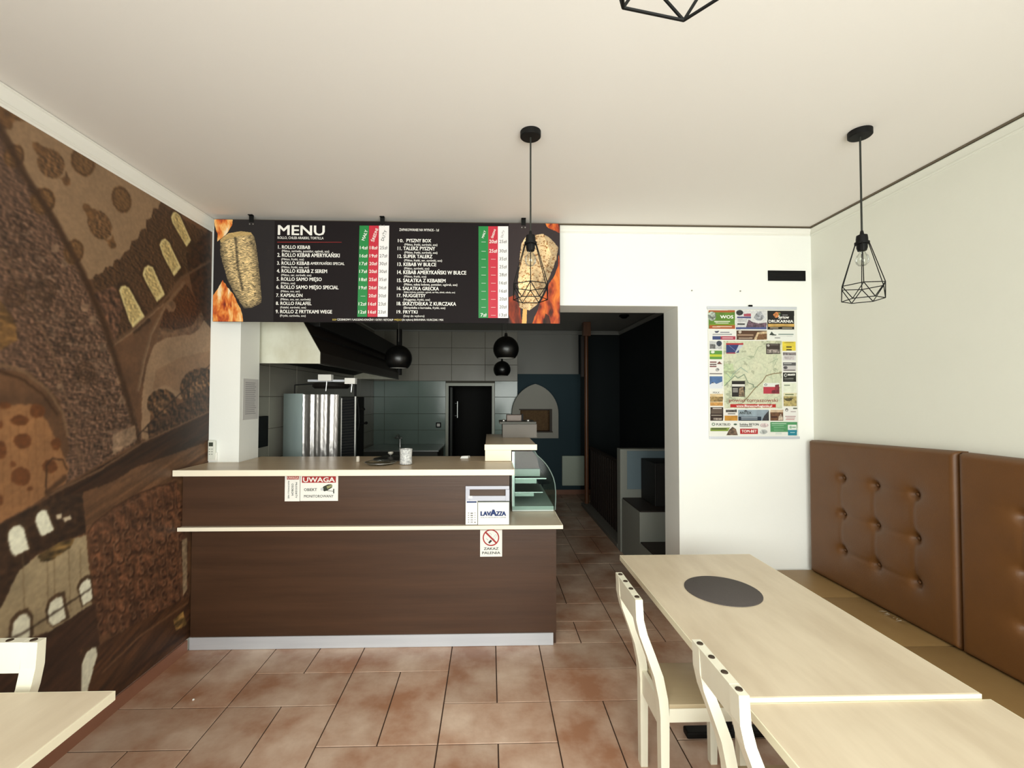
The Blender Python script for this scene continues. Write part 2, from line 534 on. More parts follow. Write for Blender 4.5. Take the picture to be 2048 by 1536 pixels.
def wall_tile(axis, a0, a1, z0, z1, plane, par, m):
    if a1 - a0 < .02 or z1 - z0 < .02: return
    key = (axis, round(a1 - a0, 3), round(z1 - z0, 3), m.name)
    if key not in _wc:
        w, h = (a1 - a0) / 2, (z1 - z0) / 2; e = .003; t = .008
        ring = [(-w, -h, 0), (w, -h, 0), (w, h, 0), (-w, h, 0), (-w, -h, t - e), (w, -h, t - e), (w, h, t - e), (-w, h, t - e), (-w + e, -h + e, t), (w - e, -h + e, t), (w - e, h - e, t), (-w + e, h - e, t)]
        if axis == 'y': vs = [(p, -q, s) for p, s, q in ring]
        else: vs = [(q, -p, s) for p, s, q in ring]
        fs = [(0, 1, 5, 4), (1, 2, 6, 5), (2, 3, 7, 6), (3, 0, 4, 7), (4, 5, 9, 8), (5, 6, 10, 9), (6, 7, 11, 10), (7, 4, 8, 11), (8, 9, 10, 11)]
        me = bpy.data.meshes.new('tile'); me.from_pydata(vs, [], fs); me.update(); me.materials.append(m); _wc[key] = me
    o = bpy.data.objects.new('tile', _wc[key]); COL.objects.link(o); o.parent = par
    o.location = ((a0 + a1) / 2, plane, (z0 + z1) / 2) if axis == 'y' else (plane, (a0 + a1) / 2, (z0 + z1) / 2)


g = .004
for zi in range(len(tz) - 1):
    m = ktile_c if tz[zi] > 1.97 else ktile_g
    for xi in range(len(tx) - 1):
        x0, x1, z0, z1 = tx[xi] + g / 2, tx[xi + 1] - g / 2, tz[zi] + g / 2, tz[zi + 1] - g / 2
        if tz[zi] >= 1.97:
            wall_tile('y', x0, x1, z0, z1, YK, wall_far, m)
        else:
            wall_tile('y', x0, min(x1, DX0 - .055), z0, z1, YK, wall_far, m)
            if x1 > DX1 + .05: wall_tile('y', max(x0, DX1 + .05), x1, z0, z1, YK, wall_far, m)
mk('grout_bed', MB().box(XL, XL + .004, YB + TW, YK, 0, 2.855), kgrout, wall_left)
yy = YB + TW + .02
while yy < YK - .05:
    y1 = min(yy + .58, YK - .01)
    for zi in range(len(tz) - 1):
        wall_tile('x', yy + g / 2, y1 - g / 2, tz[zi] + g / 2, tz[zi + 1] - g / 2, XL, wall_left, ktile_c)
    yy += .58
# teal paint on far wall and its skirting
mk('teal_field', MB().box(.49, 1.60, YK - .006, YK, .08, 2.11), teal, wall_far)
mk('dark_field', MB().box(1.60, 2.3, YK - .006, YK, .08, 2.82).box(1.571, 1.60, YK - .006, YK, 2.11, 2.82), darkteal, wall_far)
struct('baseboard_far', MB().box(.49, 2.3, YK - .016, YK, 0, .08), skirt)
struct('trim_4', MB().prism([(YK - a, ZK - .02 + c * .6) for a, c in cov], 'x', .5, 2.3), grey_wall)
struct('trim_5', MB().prism([(2.3 - a, ZK - .02 + c * .6) for a, c in cov], 'y', YB + TW, YK), grey_wall)
# doorway frame, dark corridor behind
df = mk('door_frame', MB().box(DX0 - .05, DX0, YK - .03, YK + .18, 0, DZ + .05).box(DX1, DX1 + .045, YK - .03, YK + .18, 0, DZ + .05).box(DX0, DX1, YK - .03, YK + .18, DZ, DZ + .05), mat('pale_door_frame', (196, 200, 184), .35), wall_far)
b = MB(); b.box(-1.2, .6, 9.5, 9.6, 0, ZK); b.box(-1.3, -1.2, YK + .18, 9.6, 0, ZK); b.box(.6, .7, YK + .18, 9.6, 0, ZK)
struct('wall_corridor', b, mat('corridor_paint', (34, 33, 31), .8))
d1 = struct('door_1', MB().box(DX0 + .005, DX0 + .05, YK + .19, YK + .90, .01, DZ - .02, .004), mat('dark_door', (52, 56, 50), .5))
mk('door_handle', MB().tube((DX0 + .095, YK + .80, 1.30), (DX0 + .095, YK + .80, 1.62), .014).tube((DX0 + .05, YK + .80, 1.34), (DX0 + .095, YK + .80, 1.34), .008).tube((DX0 + .05, YK + .80, 1.58), (DX0 + .095, YK + .80, 1.58), .008), steel, d1)

# ------------------------------------------------------------------ mural (flat photographic wallpaper)
def mural():
    XM = XL + .003
    us = np.concatenate([np.arange(0.6, 1.70, .016), np.arange(1.70, YB, .0042), [YB - .001]])
    vs = np.arange(.078, 2.905, .0046)
    U, V = np.meshgrid(us, vs); U = U.ravel(); V = V.ravel()
    C = np.zeros((len(U), 3))
    def T(pts): return [tuple(onX(x, y, XM)[1:]) for x, y in pts]
    n1 = fbm(U * 9, V * 9, 4, 1); n2 = fbm(U * 45, V * 60, 3, 2); n3 = fbm(U * 22, V * 70, 3, 3); n4 = fbm(U * 90, V * 90, 2, 5)
    jU = U + (fbm(U * 60, V * 60, 2, 8) - .5) * .008; jV = V + (fbm(U * 60, V * 60, 2, 9) - .5) * .008
    def emb(fu, fv, seed, o=3):
        d = .30
        return np.clip(.5 + (fbm(U * fu + d, V * fv + d, o, seed) - fbm(U * fu - d, V * fv - d, o, seed)) * 1.5, 0, 1)
    pa, pb = T([(100, 992), (280, 888)]); th_ = math.atan2(pb[1] - pa[1], pb[0] - pa[0])
    al_ = U * math.cos(th_) + V * math.sin(th_); ac_ = -U * math.sin(th_) + V * math.cos(th_)
    strk = fbm(al_ * 5, ac_ * 60, 4, 77)
    e1 = emb(46, 52, 61); e2 = emb(70, 120, 62); e3 = emb(70, 150, 63)
    C[:] = (104, 72, 48); C *= (0.75 + .5 * n1)[:, None]
    def fill(pts, col, tex=None, amt=.3, mode='jit', alpha=1.0):
        m = inpoly(jU if mode == 'jit' else U, jV if mode == 'jit' else V, T(pts))
        c = np.array(col, float) * np.ones((m.sum(), 1))
        if tex is not None: c = c * (1 - amt + 2 * amt * tex[m])[:, None]
        C[m] = C[m] * (1 - alpha) + c * alpha
    def line(pts, w, col, alpha=1.0, tex=None):
        q = T(pts); qa = np.array(q); lo = qa.min(0) - 2 * w - .006; hi = qa.max(0) + 2 * w + .006
        ix = np.where((U > lo[0]) & (U < hi[0]) & (V > lo[1]) & (V < hi[1]))[0]
        if len(ix) == 0: return
        d = segdist(jU[ix], jV[ix], q); m = (np.clip(1.4 - d / w, 0, 1) * alpha)[:, None]
        C[ix] = C[ix] * (1 - m) + np.array(col, float) * m
    # patterned pillar on the left
    fill([(-400, -100), (0, 250), (60, 350), (160, 540), (205, 640), (245, 760), (285, 880), (100, 985), (140, 900), (120, 800), (60, 745), (-400, 700)], (106, 78, 60), e2, .5)
    spk = (fbm(U * 38, V * 62, 2, 21) > .63)
    pm = inpoly(U, V, T([(-300, 380), (40, 420), (110, 560), (200, 700), (275, 860), (190, 920), (120, 720), (60, 610), (0, 500), (-300, 400)]))
    C[pm & spk] = C[pm & spk] * .6 + np.array((150, 120, 96)) * .4
    spk2 = (fbm(U * 34, V * 62, 2, 22) > .62); C[pm & spk2] *= .8
    line([(0, 500), (60, 610), (100, 690), (130, 790), (148, 840), (160, 930)], .006, (122, 92, 68), .8)
    line([(85, 480), (140, 580), (180, 680), (200, 760)], .004, (126, 96, 72), .6)
    for (cx, cy, r) in ((92, 580, 20), (170, 745, 19), (30, 590, 22)):
        for rr in (1.0, .7, .4):
            line([(cx + r * rr * math.cos(t), cy + r * rr * 1.05 * math.sin(t)) for t in np.linspace(0, 6.29, 22)], .004, (66, 44, 26), .7)
    for (cx, cy) in ((110, 497), (130, 525), (170, 615), (185, 640), (205, 695), (225, 720), (240, 760), (245, 800), (262, 830), (120, 775)):
        fill(ell(cx, cy, 8, 9), (138, 108, 84), n2, .4)
    fill([(-300, 560), (0, 600), (30, 640), (35, 680), (0, 700), (-300, 700)], (122, 88, 46), n3, .6, alpha=.8)
    rr_ = random.Random(5)
    for k in range(46):
        t = k / 45; cx = 20 + 225 * t + rr_.uniform(-34, 30); cy = 430 + 440 * t + rr_.uniform(-20, 20); r_ = rr_.uniform(5, 10)
        line([(cx + r_ * math.cos(a), cy + r_ * .95 * math.sin(a)) for a in np.linspace(0, 6.29, 12)], .0038, (62, 42, 28), .65)
        if k % 2: line([(cx - r_ * 1.6, cy + r_ * 1.5), (cx + r_ * 1.6, cy + r_ * 1.4)], .0032, (150, 122, 98), .5)
    for y0_ in range(470, 900, 22):
        t = (y0_ - 470) / 430; xa = -10 + 150 * t
        line([(xa, y0_ + 4), (xa + 26, y0_ + 1)], .003, (58, 36, 20), .6)
    # pale dome field
    zig = [(322, 402), (316, 418), (306, 416), (303, 436), (293, 440), (292, 456), (281, 460), (276, 478), (264, 482), (260, 498), (248, 505), (242, 518), (230, 520), (224, 533), (212, 533), (206, 545), (192, 548), (184, 558)]
    fill([(-400, -80), (0, 190), (210, 320)] + zig + [(176, 560), (159, 531), (107, 432), (44, 341), (16, 293), (0, 253), (-400, 60)], (158, 126, 94), n1, .06)
    fill([(-60, 180), (0, 212), (55, 243), (30, 240), (20, 262), (0, 252), (-60, 230)], (112, 78, 46), n2, .4)
    for (cx, cy, rx, ry, a) in ((28, 312, 21, 24, 15), (86, 402, 25, 27, 15), (148, 504, 20, 26, 10), (166, 324, 23, 31, -25), (243, 399, 19, 28, -20)):
        fill(ell(cx, cy, rx, ry, a), (118, 84, 50), e3, .3)
        line(ell(cx, cy, rx * .86, ry * .86, a) + ell(cx, cy, rx * .86, ry * .86, a)[:1], .0035, (70, 44, 22), .7)
    for (cx, cy, rx, ry, t1, t2) in ((102, 327, 26, 31, (66, 284), (140, 370)), (199, 450, 22, 32, (167, 408), (230, 497))):
        fill(ell(cx, cy, rx, ry, -30), (110, 78, 48), e3, .5)
        fill(ell(cx, cy, rx * .6, ry * .6, -30), (118, 84, 52), e3, .6)
        for (tx_, ty_), s in ((t1, 1), (t2, 1)):
            mx_, my_ = (tx_ + cx) / 2, (ty_ + cy) / 2
            fill([(tx_, ty_), (mx_ + 12, my_ - 8), (mx_ + 6, my_ + 10), (mx_ - 10, my_ + 2)], (112, 78, 46), n2, .4)
            fill(ell(tx_ * .8 + cx * .2, ty_ * .8 + cy * .2, 8, 10, -30), (112, 78, 46), n2, .4)
    # dark band with lit windows
    fill(zig + [(190, 575), (232, 686), (330, 600), (368, 552), (420, 520), (420, 470), (330, 415)], (82, 56, 35), e3, .5)
    fill([(186, 588), (255, 560), (232, 686), (205, 620)], (98, 68, 50), e1, .5)
    for w in ([(238, 581), (242, 573), (249, 571), (258, 575), (290, 634), (266, 656), (259, 643)], [(285, 549), (289, 535), (297, 530), (306, 535), (330, 589), (314, 604), (292, 565)],
              [(319, 490), (323, 480), (330, 477), (338, 484), (362, 535), (348, 553), (326, 511)], [(342, 434), (346, 425), (352, 424), (360, 431), (382, 481), (373, 494), (345, 446)]):
        cx = sum(p[0] for p in w) / len(w); cy = sum(p[1] for p in w) / len(w)
        fill([(cx + (x - cx) * 1.35, cy + (y - cy) * 1.25) for x, y in w], (66, 42, 24), n3, .3)
        fill(w, (236, 216, 152), None, mode='x')
        fill([(cx + (x - cx) * .76, cy + (y - cy) * .86) for x, y in w], (206, 180, 120), e3, .35, mode='x')
    # scallop on the far right, dark semi-dome
    fill([(372, 510), (420, 455), (425, 700), (404, 640), (388, 600)], (66, 40, 22), n2, .6)
    fill([(330, 620), (372, 568), (395, 600), (402, 630), (385, 655), (350, 662), (318, 655)], (74, 44, 24), e3, .6)
    fill([(310, 690), (320, 655), (350, 660), (384, 652), (402, 622), (408, 636), (398, 660), (388, 655), (384, 672), (374, 662), (366, 682), (358, 668), (348, 684), (342, 668), (330, 682), (324, 668)], (112, 82, 58), n2, .4)
    fill(ell(342, 612, 10, 12), (120, 90, 66), n2, .3)
    # pale lower arch field
    fill([(408, 640), (425, 660), (425, 760), (396, 762), (362, 800), (330, 780), (302, 800), (298, 884), (283, 876), (284, 790), (294, 730), (308, 690), (330, 676), (385, 668), (398, 658)], (158, 126, 96), n1, .12)
    fill([(425, 700), (360, 715), (312, 740), (305, 780), (330, 770), (360, 785), (425, 735)], (140, 106, 78), n1, .1, alpha=.8)
    # arch ribs
    line([(222, 690), (270, 655), (325, 605), (362, 556), (420, 522)], .010, (110, 80, 56), .9)
    line([(226, 692), (272, 658), (327, 608)], .003, (164, 132, 100), .8)
    line([(276, 780), (288, 720), (302, 668), (328, 614), (368, 566)], .011, (124, 94, 68), .95)
    line([(278, 780), (290, 720), (304, 668), (330, 614)], .003, (166, 134, 104), .8)
    line([(-120, 60), (0, 255), (48, 348), (108, 440), (165, 545), (205, 640), (238, 740), (264, 830), (276, 882)], .020, (62, 38, 19), .85)
    # crown-like trees and the balcony
    for (cx, cy, r) in ((324, 808, 30), (402, 778, 42)):
        fill(ell(cx, cy, r, r * 1.0), (80, 56, 36), e1, .7)
        fill(ell(cx, cy + 4, r * .55, r * .5), (104, 76, 52), e1, .6)
    fill([(294, 850), (340, 820), (420, 770), (425, 870), (300, 890)], (72, 50, 34), e1, .6)
    fill([(96, 992), (280, 888), (425, 818), (425, 905), (300, 935), (165, 985), (108, 1008)], (54, 32, 18), strk, .55)
    fill([(170, 1000), (270, 935), (425, 880), (425, 960), (352, 968), (250, 1003), (200, 1035), (172, 1066)], (112, 78, 52), strk, .35)
    line([(100, 990), (200, 940), (285, 885), (425, 820)], .006, (122, 92, 66), .9)
    line([(345, 950), (420, 905)], .012, (78, 48, 28), .8)
    line([(205, 915), (265, 885), (300, 845), (420, 730)], .004, (40, 24, 14), .9)
    line([(285, 862), (300, 866), (345, 845)], .003, (40, 24, 14), .9)
    fill([(225, 870), (270, 850), (274, 880), (225, 910)], (166, 136, 108), n2, .4, alpha=.8)
    # left lower: vaulted pale wall with roundels
    line([(-200, 690), (0, 728), (50, 745), (95, 780), (125, 825), (135, 870)], .008, (128, 98, 70), .9)
    line([(-200, 704), (0, 742), (44, 758), (86, 790), (115, 830)], .005, (62, 38, 20), .9)
    fill([(-300, 800), (0, 812), (62, 808), (96, 845), (122, 900), (138, 935), (132, 965), (64, 1010), (0, 1046), (-300, 1200)], (158, 110, 70), n1, .15)
    for x in np.arange(-100, 132, 17):
        line([(x, 820), (x + 6, 1020)], .0022, (124, 82, 48), .5)
    for (cx, cy, rx, ry) in ((10, 811, 13, 7), (40, 841, 19, 10), (0, 850, 6, 8), (45, 882, 18, 15), (0, 900, 14, 18), (42, 953, 20, 18), (100, 933, 15, 14), (60, 977, 6, 5), (26, 928, 6, 6), (112, 888, 10, 12), (0, 1000, 6, 10), (75, 822, 16, 14)):
        fill(ell(cx, cy, rx, ry), (110, 64, 32), n2, .25)
    line([(92, 985), (93, 930), (105, 916), (125, 920), (134, 940)], .0035, (44, 26, 14), .9)
    line([(95, 985), (130, 955)], .014, (52, 32, 18), .7)
    # lower gallery: dark spandrel, white windows, pale wall
    fill([(-300, 1160), (0, 1048), (100, 995), (165, 985), (172, 1066), (110, 1090), (70, 1112), (38, 1145), (0, 1225), (-300, 1500)], (60, 40, 26), n2, .5)
    fill([(-300, 1400), (0, 1218), (38, 1142), (75, 1110), (150, 1076), (172, 1070), (180, 1160), (184, 1210), (60, 1290), (0, 1296), (-300, 1500)], (172, 152, 118), n1, .12)
    for x in (45, 93, 107, 137, 160): line([(x, 1100), (x + 4, 1225)], .003, (126, 104, 74), .7)
    fill([(75, 1112), (120, 1084), (150, 1078), (140, 1096), (105, 1120), (80, 1124)], (110, 86, 50), n3, .9)
    for w in ([(16, 1078), (18, 1062), (28, 1052), (40, 1050), (48, 1058), (58, 1098), (30, 1112), (22, 1104)], [(70, 1042), (74, 1028), (84, 1020), (93, 1021), (108, 1060), (86, 1072), (80, 1068)],
              [(23, 1285), (26, 1246), (40, 1230), (52, 1227), (60, 1237), (60, 1274), (40, 1284)], [(96, 1222), (100, 1206), (112, 1196), (124, 1193), (132, 1236), (106, 1252), (98, 1244)],
              [(158, 1178), (163, 1166), (174, 1158), (181, 1160), (185, 1198), (166, 1211)], [(163, 1400), (163, 1330), (172, 1306), (184, 1296), (192, 1294), (196, 1316), (186, 1336), (190, 1346), (199, 1345), (204, 1400)]):
        cx = sum(p[0] for p in w) / len(w); cy = sum(p[1] for p in w) / len(w)
        fill([(cx + (x - cx) * 1.35, cy - 4 + (y - cy) * 1.22) for x, y in w], (72, 50, 32), n2, .3, alpha=.85)
        fill(w, (255, 252, 226), None, mode='x')
    line([(-50, 1300), (40, 1270), (90, 1238), (180, 1178)], .006, (50, 34, 22), .75)
    fill([(-300, 1560), (0, 1300), (100, 1262), (190, 1205), (200, 1290), (160, 1300), (160, 1400), (-300, 1800)], (72, 48, 34), strk, .35)
    fill([(112, 1030), (122, 1026), (124, 1036), (114, 1040)], (224, 206, 176)); fill([(124, 1036), (140, 1030), (142, 1038), (130, 1044)], (224, 206, 176))
    # carved panel
    pan = [(176, 1066), (186, 1048), (206, 1032), (226, 1016), (250, 1002), (276, 988), (310, 974), (352, 964), (366, 1000), (378, 1195), (330, 1222), (262, 1252), (200, 1272), (186, 1180)]
    fill(pan, (104, 68, 46), n1, .25)
    m = inpoly(U, V, T(pan)); k = 34.0
    big = emb(26, 22, 71, 2); fine = emb(60, 60, 72, 2)
    C[m] *= (.62 + .42 * big[m] + .34 * fine[m])[:, None]
    for k in range(7):
        xa = 205 + k * 24
        line([(xa, 1040 - k * 11), (xa + 14, 1262 - k * 12)], .0035, (140, 104, 76), .45)
    PN = T(pan)
    rr_ = random.Random(3)
    for kx in range(9):
        for ky in range(10):
            x = 190 + kx * 21 + ky * 1.6 + rr_.uniform(-3, 3); y = 1072 - kx * 11 + ky * 23 + (12 if kx % 2 else 0) + rr_.uniform(-4, 4)
            if not inpoly(np.array([onX(x, y, XM)[1]]), np.array([onX(x, y, XM)[2]]), PN)[0]: continue
            sg = 1 if (kx + ky) % 2 else -1; r_ = rr_.uniform(5.5, 8.5)
            arc = [(x + sg * r_ * math.cos(t) * .8, y + r_ * math.sin(t)) for t in np.linspace(-1.3, 1.6, 6)]
            line([(a + 2, c + 3) for a, c in arc], .0062, (54, 30, 18), .75)
            line(arc, .0050, (146, 108, 80), .62)
            line([(x - sg * 5, y + 8), (x - sg * 1, y + 12)], .006, (48, 26, 15), .6)
    for k in range(13):
        t = k / 12; x0_, y0_ = 180 + t * 172, 1056 - 92 * t + 8 * (t - .5) ** 2
        line([(x0_ + 8 * math.cos(a), y0_ + 7 * math.sin(a)) for a in np.linspace(3.3, 6.1, 6)], .0035, (136, 98, 72), .7)
    line(pan[:8], .005, (66, 40, 24), .8)
    fill([(364, 1080), (374, 1075), (374, 1180), (366, 1192)], (160, 136, 106), n2, .3)
    # beams at the bottom
    fill([(170, 1400), (200, 1290), (262, 1252), (378, 1192), (385, 1290), (240, 1395)], (84, 53, 31), strk, .5)
    line([(205, 1345), (280, 1272), (376, 1205)], .008, (124, 86, 56), .9)
    line([(230, 1378), (310, 1310), (380, 1262)], .012, (52, 28, 14), .8)
    fill([(346, 1240), (366, 1222), (374, 1248), (352, 1262)], (160, 122, 68), n3, .9)
    C *= (.90 + .2 * n4)[:, None]
    G = C.reshape(len(vs), len(us), 3)
    for _ in range(2):
        P_ = np.pad(G, ((1, 1), (1, 1), (0, 0)), mode='edge')
        G = (P_[:-2, 1:-1] + P_[2:, 1:-1] + P_[1:-1, :-2] + P_[1:-1, 2:] + 2 * P_[1:-1, 1:-1]) / 6
    C = G.reshape(-1, 3)
    C = np.clip(C * MURAL_GAIN, 0, 255)
    o = sheet('wall_mural', us, vs, lambda a, c: (np.full_like(a, XM), a, c), C, printmat('mural_print', .55))
    tag(o, 'sepia photo wallpaper of a domed mosque interior covering the left wall', 'mural')


MURAL_GAIN = .9
mural()

# ------------------------------------------------------------------ menu board
ZBASE = 0
YM = 3.200


def menu_board():
    root = thing('menu_board', 'long black menu board with prices and kebab photos hanging above the counter', 'menu board', (-.72, YM, 2.23))
    bx0, bx1, bz0, bz1 = -1.947, .504, 2.229, 2.952
    mk('panel', MB().box(bx0, bx1, YM + .001, YM + .012, bz0, bz1), boardm, root)
    def zl(x, y): p = onY(420 + x / 5.389, 430 + y / 5.389, YM); return (p[0], p[2])
    def zr(x, y): p = onY(770 + x / 5.389, 430 + y / 5.389, YM); return (p[0], p[2])
    pm = printmat('menu_photo_print', .7)
    # left photograph
    xa, xb = bx0, zl(700, 0)[0]
    us = np.arange(xa, xb, .0016); vs = np.arange(bz0, bz1 + .001, .0022)
    U, V = np.meshgrid(us, vs); U = U.ravel(); V = V.ravel()
    def flames(U, V, C, poly, seed, gain=1.0):
        j = (fbm(U * 16, V * 8, 3, seed) - .5) * .05
        m = inpoly(U + j, V, poly)
        f = fbm(U * 26 + 2 * fbm(U * 8, V * 8, 2, seed + 3), V * 9, 4, seed + 1)
        f = np.clip((f - .22) * 2.0, 0, 1) * gain
        ramp = np.array([(52, 16, 10), (170, 62, 24), (226, 122, 46), (246, 186, 110), (252, 226, 190)], float)
        t = np.clip(f[m] * 4, 0, 3.999); i = t.astype(int); w = (t - i)[:, None]
        C[m] = ramp[i] * (1 - w) + ramp[i + 1] * w
    C = np.ones((len(U), 3)) * np.array((26, 20, 22.))
    flames(U, V, C, [zl(40, 40), zl(245, 40), zl(225, 110), zl(160, 215), zl(70, 285)], 31)
    flames(U, V, C, [zl(30, 880), zl(120, 760), zl(170, 700), zl(200, 780), zl(250, 880), zl(330, 1000), zl(385, 1170), zl(30, 1170)], 41)
    keb = [zl(*p) for p in ((108, 270), (135, 240), (200, 197), (330, 175), (440, 188), (480, 235), (500, 330), (520, 500), (548, 800), (558, 900), (550, 945), (500, 975), (450, 998), (370, 1006), (330, 950), (260, 840), (190, 700), (135, 520), (112, 400))]
    m = inpoly(U + (fbm(U * 60, V * 60, 2, 3) - .5) * .008, V, keb)
    st = fbm(U * 70, V * 300 + fbm(U * 30, V * 20, 2, 5) * 9, 3, 51)
    sid = np.clip(segdist(U, V, keb + keb[:1]) / .05, 0, 1)
    cc = np.array((214, 186, 134.)) * (np.clip(.05 + 1.7 * st[m], .35, 1.2) * (.55 + .45 * sid[m]))[:, None]
    C[m] = cc
    d = segdist(U, V, [zl(275, 260), zl(300, 560), zl(350, 800)]); dk = np.clip(1 - d / .014, 0, 1) * .55
    C[m] *= (1 - dk[m])[:, None]
    mt = inpoly(U, V, [zl(*p) for p in ((108, 270), (200, 197), (330, 175), (440, 188), (460, 215), (300, 230), (190, 255), (120, 300))])
    C[mt] = np.array((190, 160, 104)) * (.8 + .4 * st[mt])[:, None]
    line_d = segdist(U, V, [zl(640, 1050), zl(700, 700)])
    sheet('kebab_photo', us, vs, lambda a, c: (a, np.full_like(a, YM), c), C, pm, root)
    # right photograph
    xa, xb = zr(1335, 0)[0], bx1
    us = np.arange(xa, xb, .0016)
    U, V = np.meshgrid(us, vs); U = U.ravel(); V = V.ravel()
    C = np.ones((len(U), 3)) * np.array((44, 32, 34.))
    flames(U, V, C, [zr(1715, 60), zr(1900, 60), zr(1900, 205), zr(1830, 170), zr(1760, 140)], 61, .6)
    flames(U, V, C, [zr(1900, 430), zr(1860, 540), zr(1800, 700), zr(1735, 830), zr(1650, 1000), zr(1560, 1180), zr(1900, 1180)], 71, .50)
    flames(U, V, C, [zr(1330, 900), zr(1400, 860), zr(1450, 1000), zr(1480, 1180), zr(1330, 1180)], 81, .22)
    dkm = inpoly(U, V, [zr(1700, 1180), zr(1730, 1060), zr(1770, 1090), zr(1790, 1180)]); C[dkm] *= .35
    st2 = inpoly(U, V, [zr(1474, 1175), zr(1525, 1175), zr(1530, 1020), zr(1488, 1000)]); C[st2] = (232, 178, 104)
    keb = [zr(*p) for p in ((1452, 470), (1470, 310), (1515, 235), (1620, 215), (1700, 203), (1760, 235), (1810, 280), (1866, 350), (1850, 470), (1800, 600), (1742, 740), (1690, 870), (1640, 965), (1560, 1028), (1480, 1008), (1447, 995), (1436, 700))]
    m = inpoly(U + (fbm(U * 60, V * 60, 2, 13) - .5) * .008, V, keb)
    st = fbm(U * 70, V * 70, 3, 91); big = fbm(U * 12, V * 8, 2, 95)
    cc = np.array((232, 200, 152.)) * (.62 + .5 * big[m] + .25 * st[m])[:, None]
    C[m] = cc
    sp = m & (fbm(U * 95, V * 120, 2, 99) > .64); C[sp] *= np.array((.72, .58, .42))
    rt = m & inpoly(U, V, [zr(1700, 190), zr(1880, 300), zr(1880, 500), zr(1640, 980), zr(1560, 1030), zr(1720, 620), zr(1790, 420)]); C[rt] *= .8
    sheet('kebab_photo', us, vs, lambda a, c: (a, np.full_like(a, YM), c), C, pm, root)
    # price columns
    YS = YM - .0006
    def quad(zf, pts):
        return MB().add([(zf(*p)[0], YS, zf(*p)[1]) for p in pts], [(0, 1, 2, 3)])
    bands = ((zl, inkg, (1612, 1713, 1692, 1588)), (zl, inkr, (1715, 1820, 1803, 1697)), (zl, inkw2, (1822, 1932, 1915, 1806)),
             (zr, inkg, (1008, 1113, 1113, 1008)), (zr, inkr, (1113, 1217, 1217, 1113)), (zr, inkw2, (1217, 1328, 1328, 1217)))
    for zf, m_, (a, b_, c, d_) in bands:
        t, bt = (115, 1098) if zf is zl else (122, 1110)
        mk('price_column', quad(zf, ((a, t), (b_, t), (c, bt), (d_, bt))), m_, root)
    mk('rule_line', quad(zl, ((725, 290), (1420, 292), (1420, 296), (725, 296))), red, root)
    # lettering
    LW, LG, LD, LY = Letters(), Letters(), Letters(), Letters()
    def put(L, zf, t, x0, x1, y0, y1, bold=.02):
        a = zf(x0, y1); c = zf(x1, y0); L.put(t, a[0], c[0], a[1], c[1], bold)
    put(LW, zl, 'MENU', 735, 1235, 115, 213, .03)
    put(LW, zl, 'ROLLO, CHLEB ARABSKI, TORTILLA', 730, 1225, 237, 258, .012)
    rows = [('1. ROLLO KEBAB', 735, 1080, 330, '(Mięso, surówka, pomidor, ogórek, sos)', 775, 1285), ('2. ROLLO KEBAB AMERYKAŃSKI', 728, 1398, 417, '(Mięso, frytki, sos)', 770, 1013),
            ('3. ROLLO KEBAB', 725, 1072, 503, '(Mięso, frytki, sos, ser)', 770, 1065), ('4. ROLLO KEBAB Z SEREM', 722, 1262, 588, '(Mięso, ser, surówki, sos)', 768, 1093),
            ('5. ROLLO SAMO MIĘSO', 720, 1205, 675, '(Mięso, sos)', 765, 918), ('6. ROLLO SAMO MIĘSO SPECIAL', 717, 1385, 762, '(Mięso, sos, ser)', 763, 968),
            ('7. KAPSALON', 715, 997, 849, '(Mięso, sos, ser, surówki)', 760, 1085), ('8. ROLLO FALAFEL', 712, 1095, 936, '(Falafel, surówki, sos)', 758, 1035),
            ('9. ROLLO Z FRYTKAMI WEGE', 710, 1315, 1025, '(Frytki, surówka, sos)', 755, 1032)]
    for t, x0, x1, y, s, a, c in rows:
        put(LW, zl, t, x0, x1, y, y + 33, .028); put(LW, zl, s, a, c, y + 50, y + 70, .012)
    put(LW, zl, 'AMERYKAŃSKI SPECIAL', 1083, 1450, 511, 536, .018)
    rows = [('10.', 140, 200, 260, '(Mięso, frytki, surówki, sos)', 210, 565), ('11. TALERZ PYSZNY', 137, 540, 345, '(Mięso, frytki, surówki, sos)', 210, 565),
            ('12. SUPER TALERZ', 137, 510, 430, '(Mięso, frytki, ser, surówki, sos)', 207, 615), ('13. KEBAB W BUŁCE', 135, 552, 516, '(Mięso, surówki, sos)', 207, 477),
            ('14. KEBAB AMERYKAŃSKI W BUŁCE', 133, 875, 603, '(Mięso, frytki, sos)', 205, 445), ('15. SAŁATKA Z KEBABEM', 132, 652, 690, '(Mięso, sałata lodowa, pomidor, ogórek, sos)', 205, 780),
            ('16. SAŁATKA GRECKA', 130, 580, 776, '(Sałata lodowa, pomidor, ogórek, ser feta, oliwki, cebula, sos)', 203, 755), ('17. NUGGETSY', 130, 437, 852, '(Nuggetsy, frytki, sos)', 200, 485),
            ('18. SKRZYDEŁKA Z KURCZAKA', 128, 765, 940, '(Skrzydełka z kurczaka, frytki, sos)', 200, 650), ('19. FRYTKI', 127, 350, 1028, '(Sosy do wyboru)', 198, 425)]
    for t, x0, x1, y, s, a, c in rows:
        put(LW, zr, t, x0, x1, y, y + 33, .028); put(LW, zr, s, a, c, y + 50, y + 70 if '16' not in t else y + 63, .012)
    put(LW, zr, 'PYSZNY BOX', 232, 497, 260, 293, .028)
    put(LW, zr, 'ZAPAKOWANIE NA WYNOS - 1zł', 155, 582, 150, 172, .014)
    put(LY, zl, 'SOSY', 1320, 1365, 1120, 1137); put(LW, zl, 'CZOSNKOWY / ŁAGODNO-KWAŚNY / OSTRY / KETCHUP', 1370, 1975, 1120, 1137, .016)
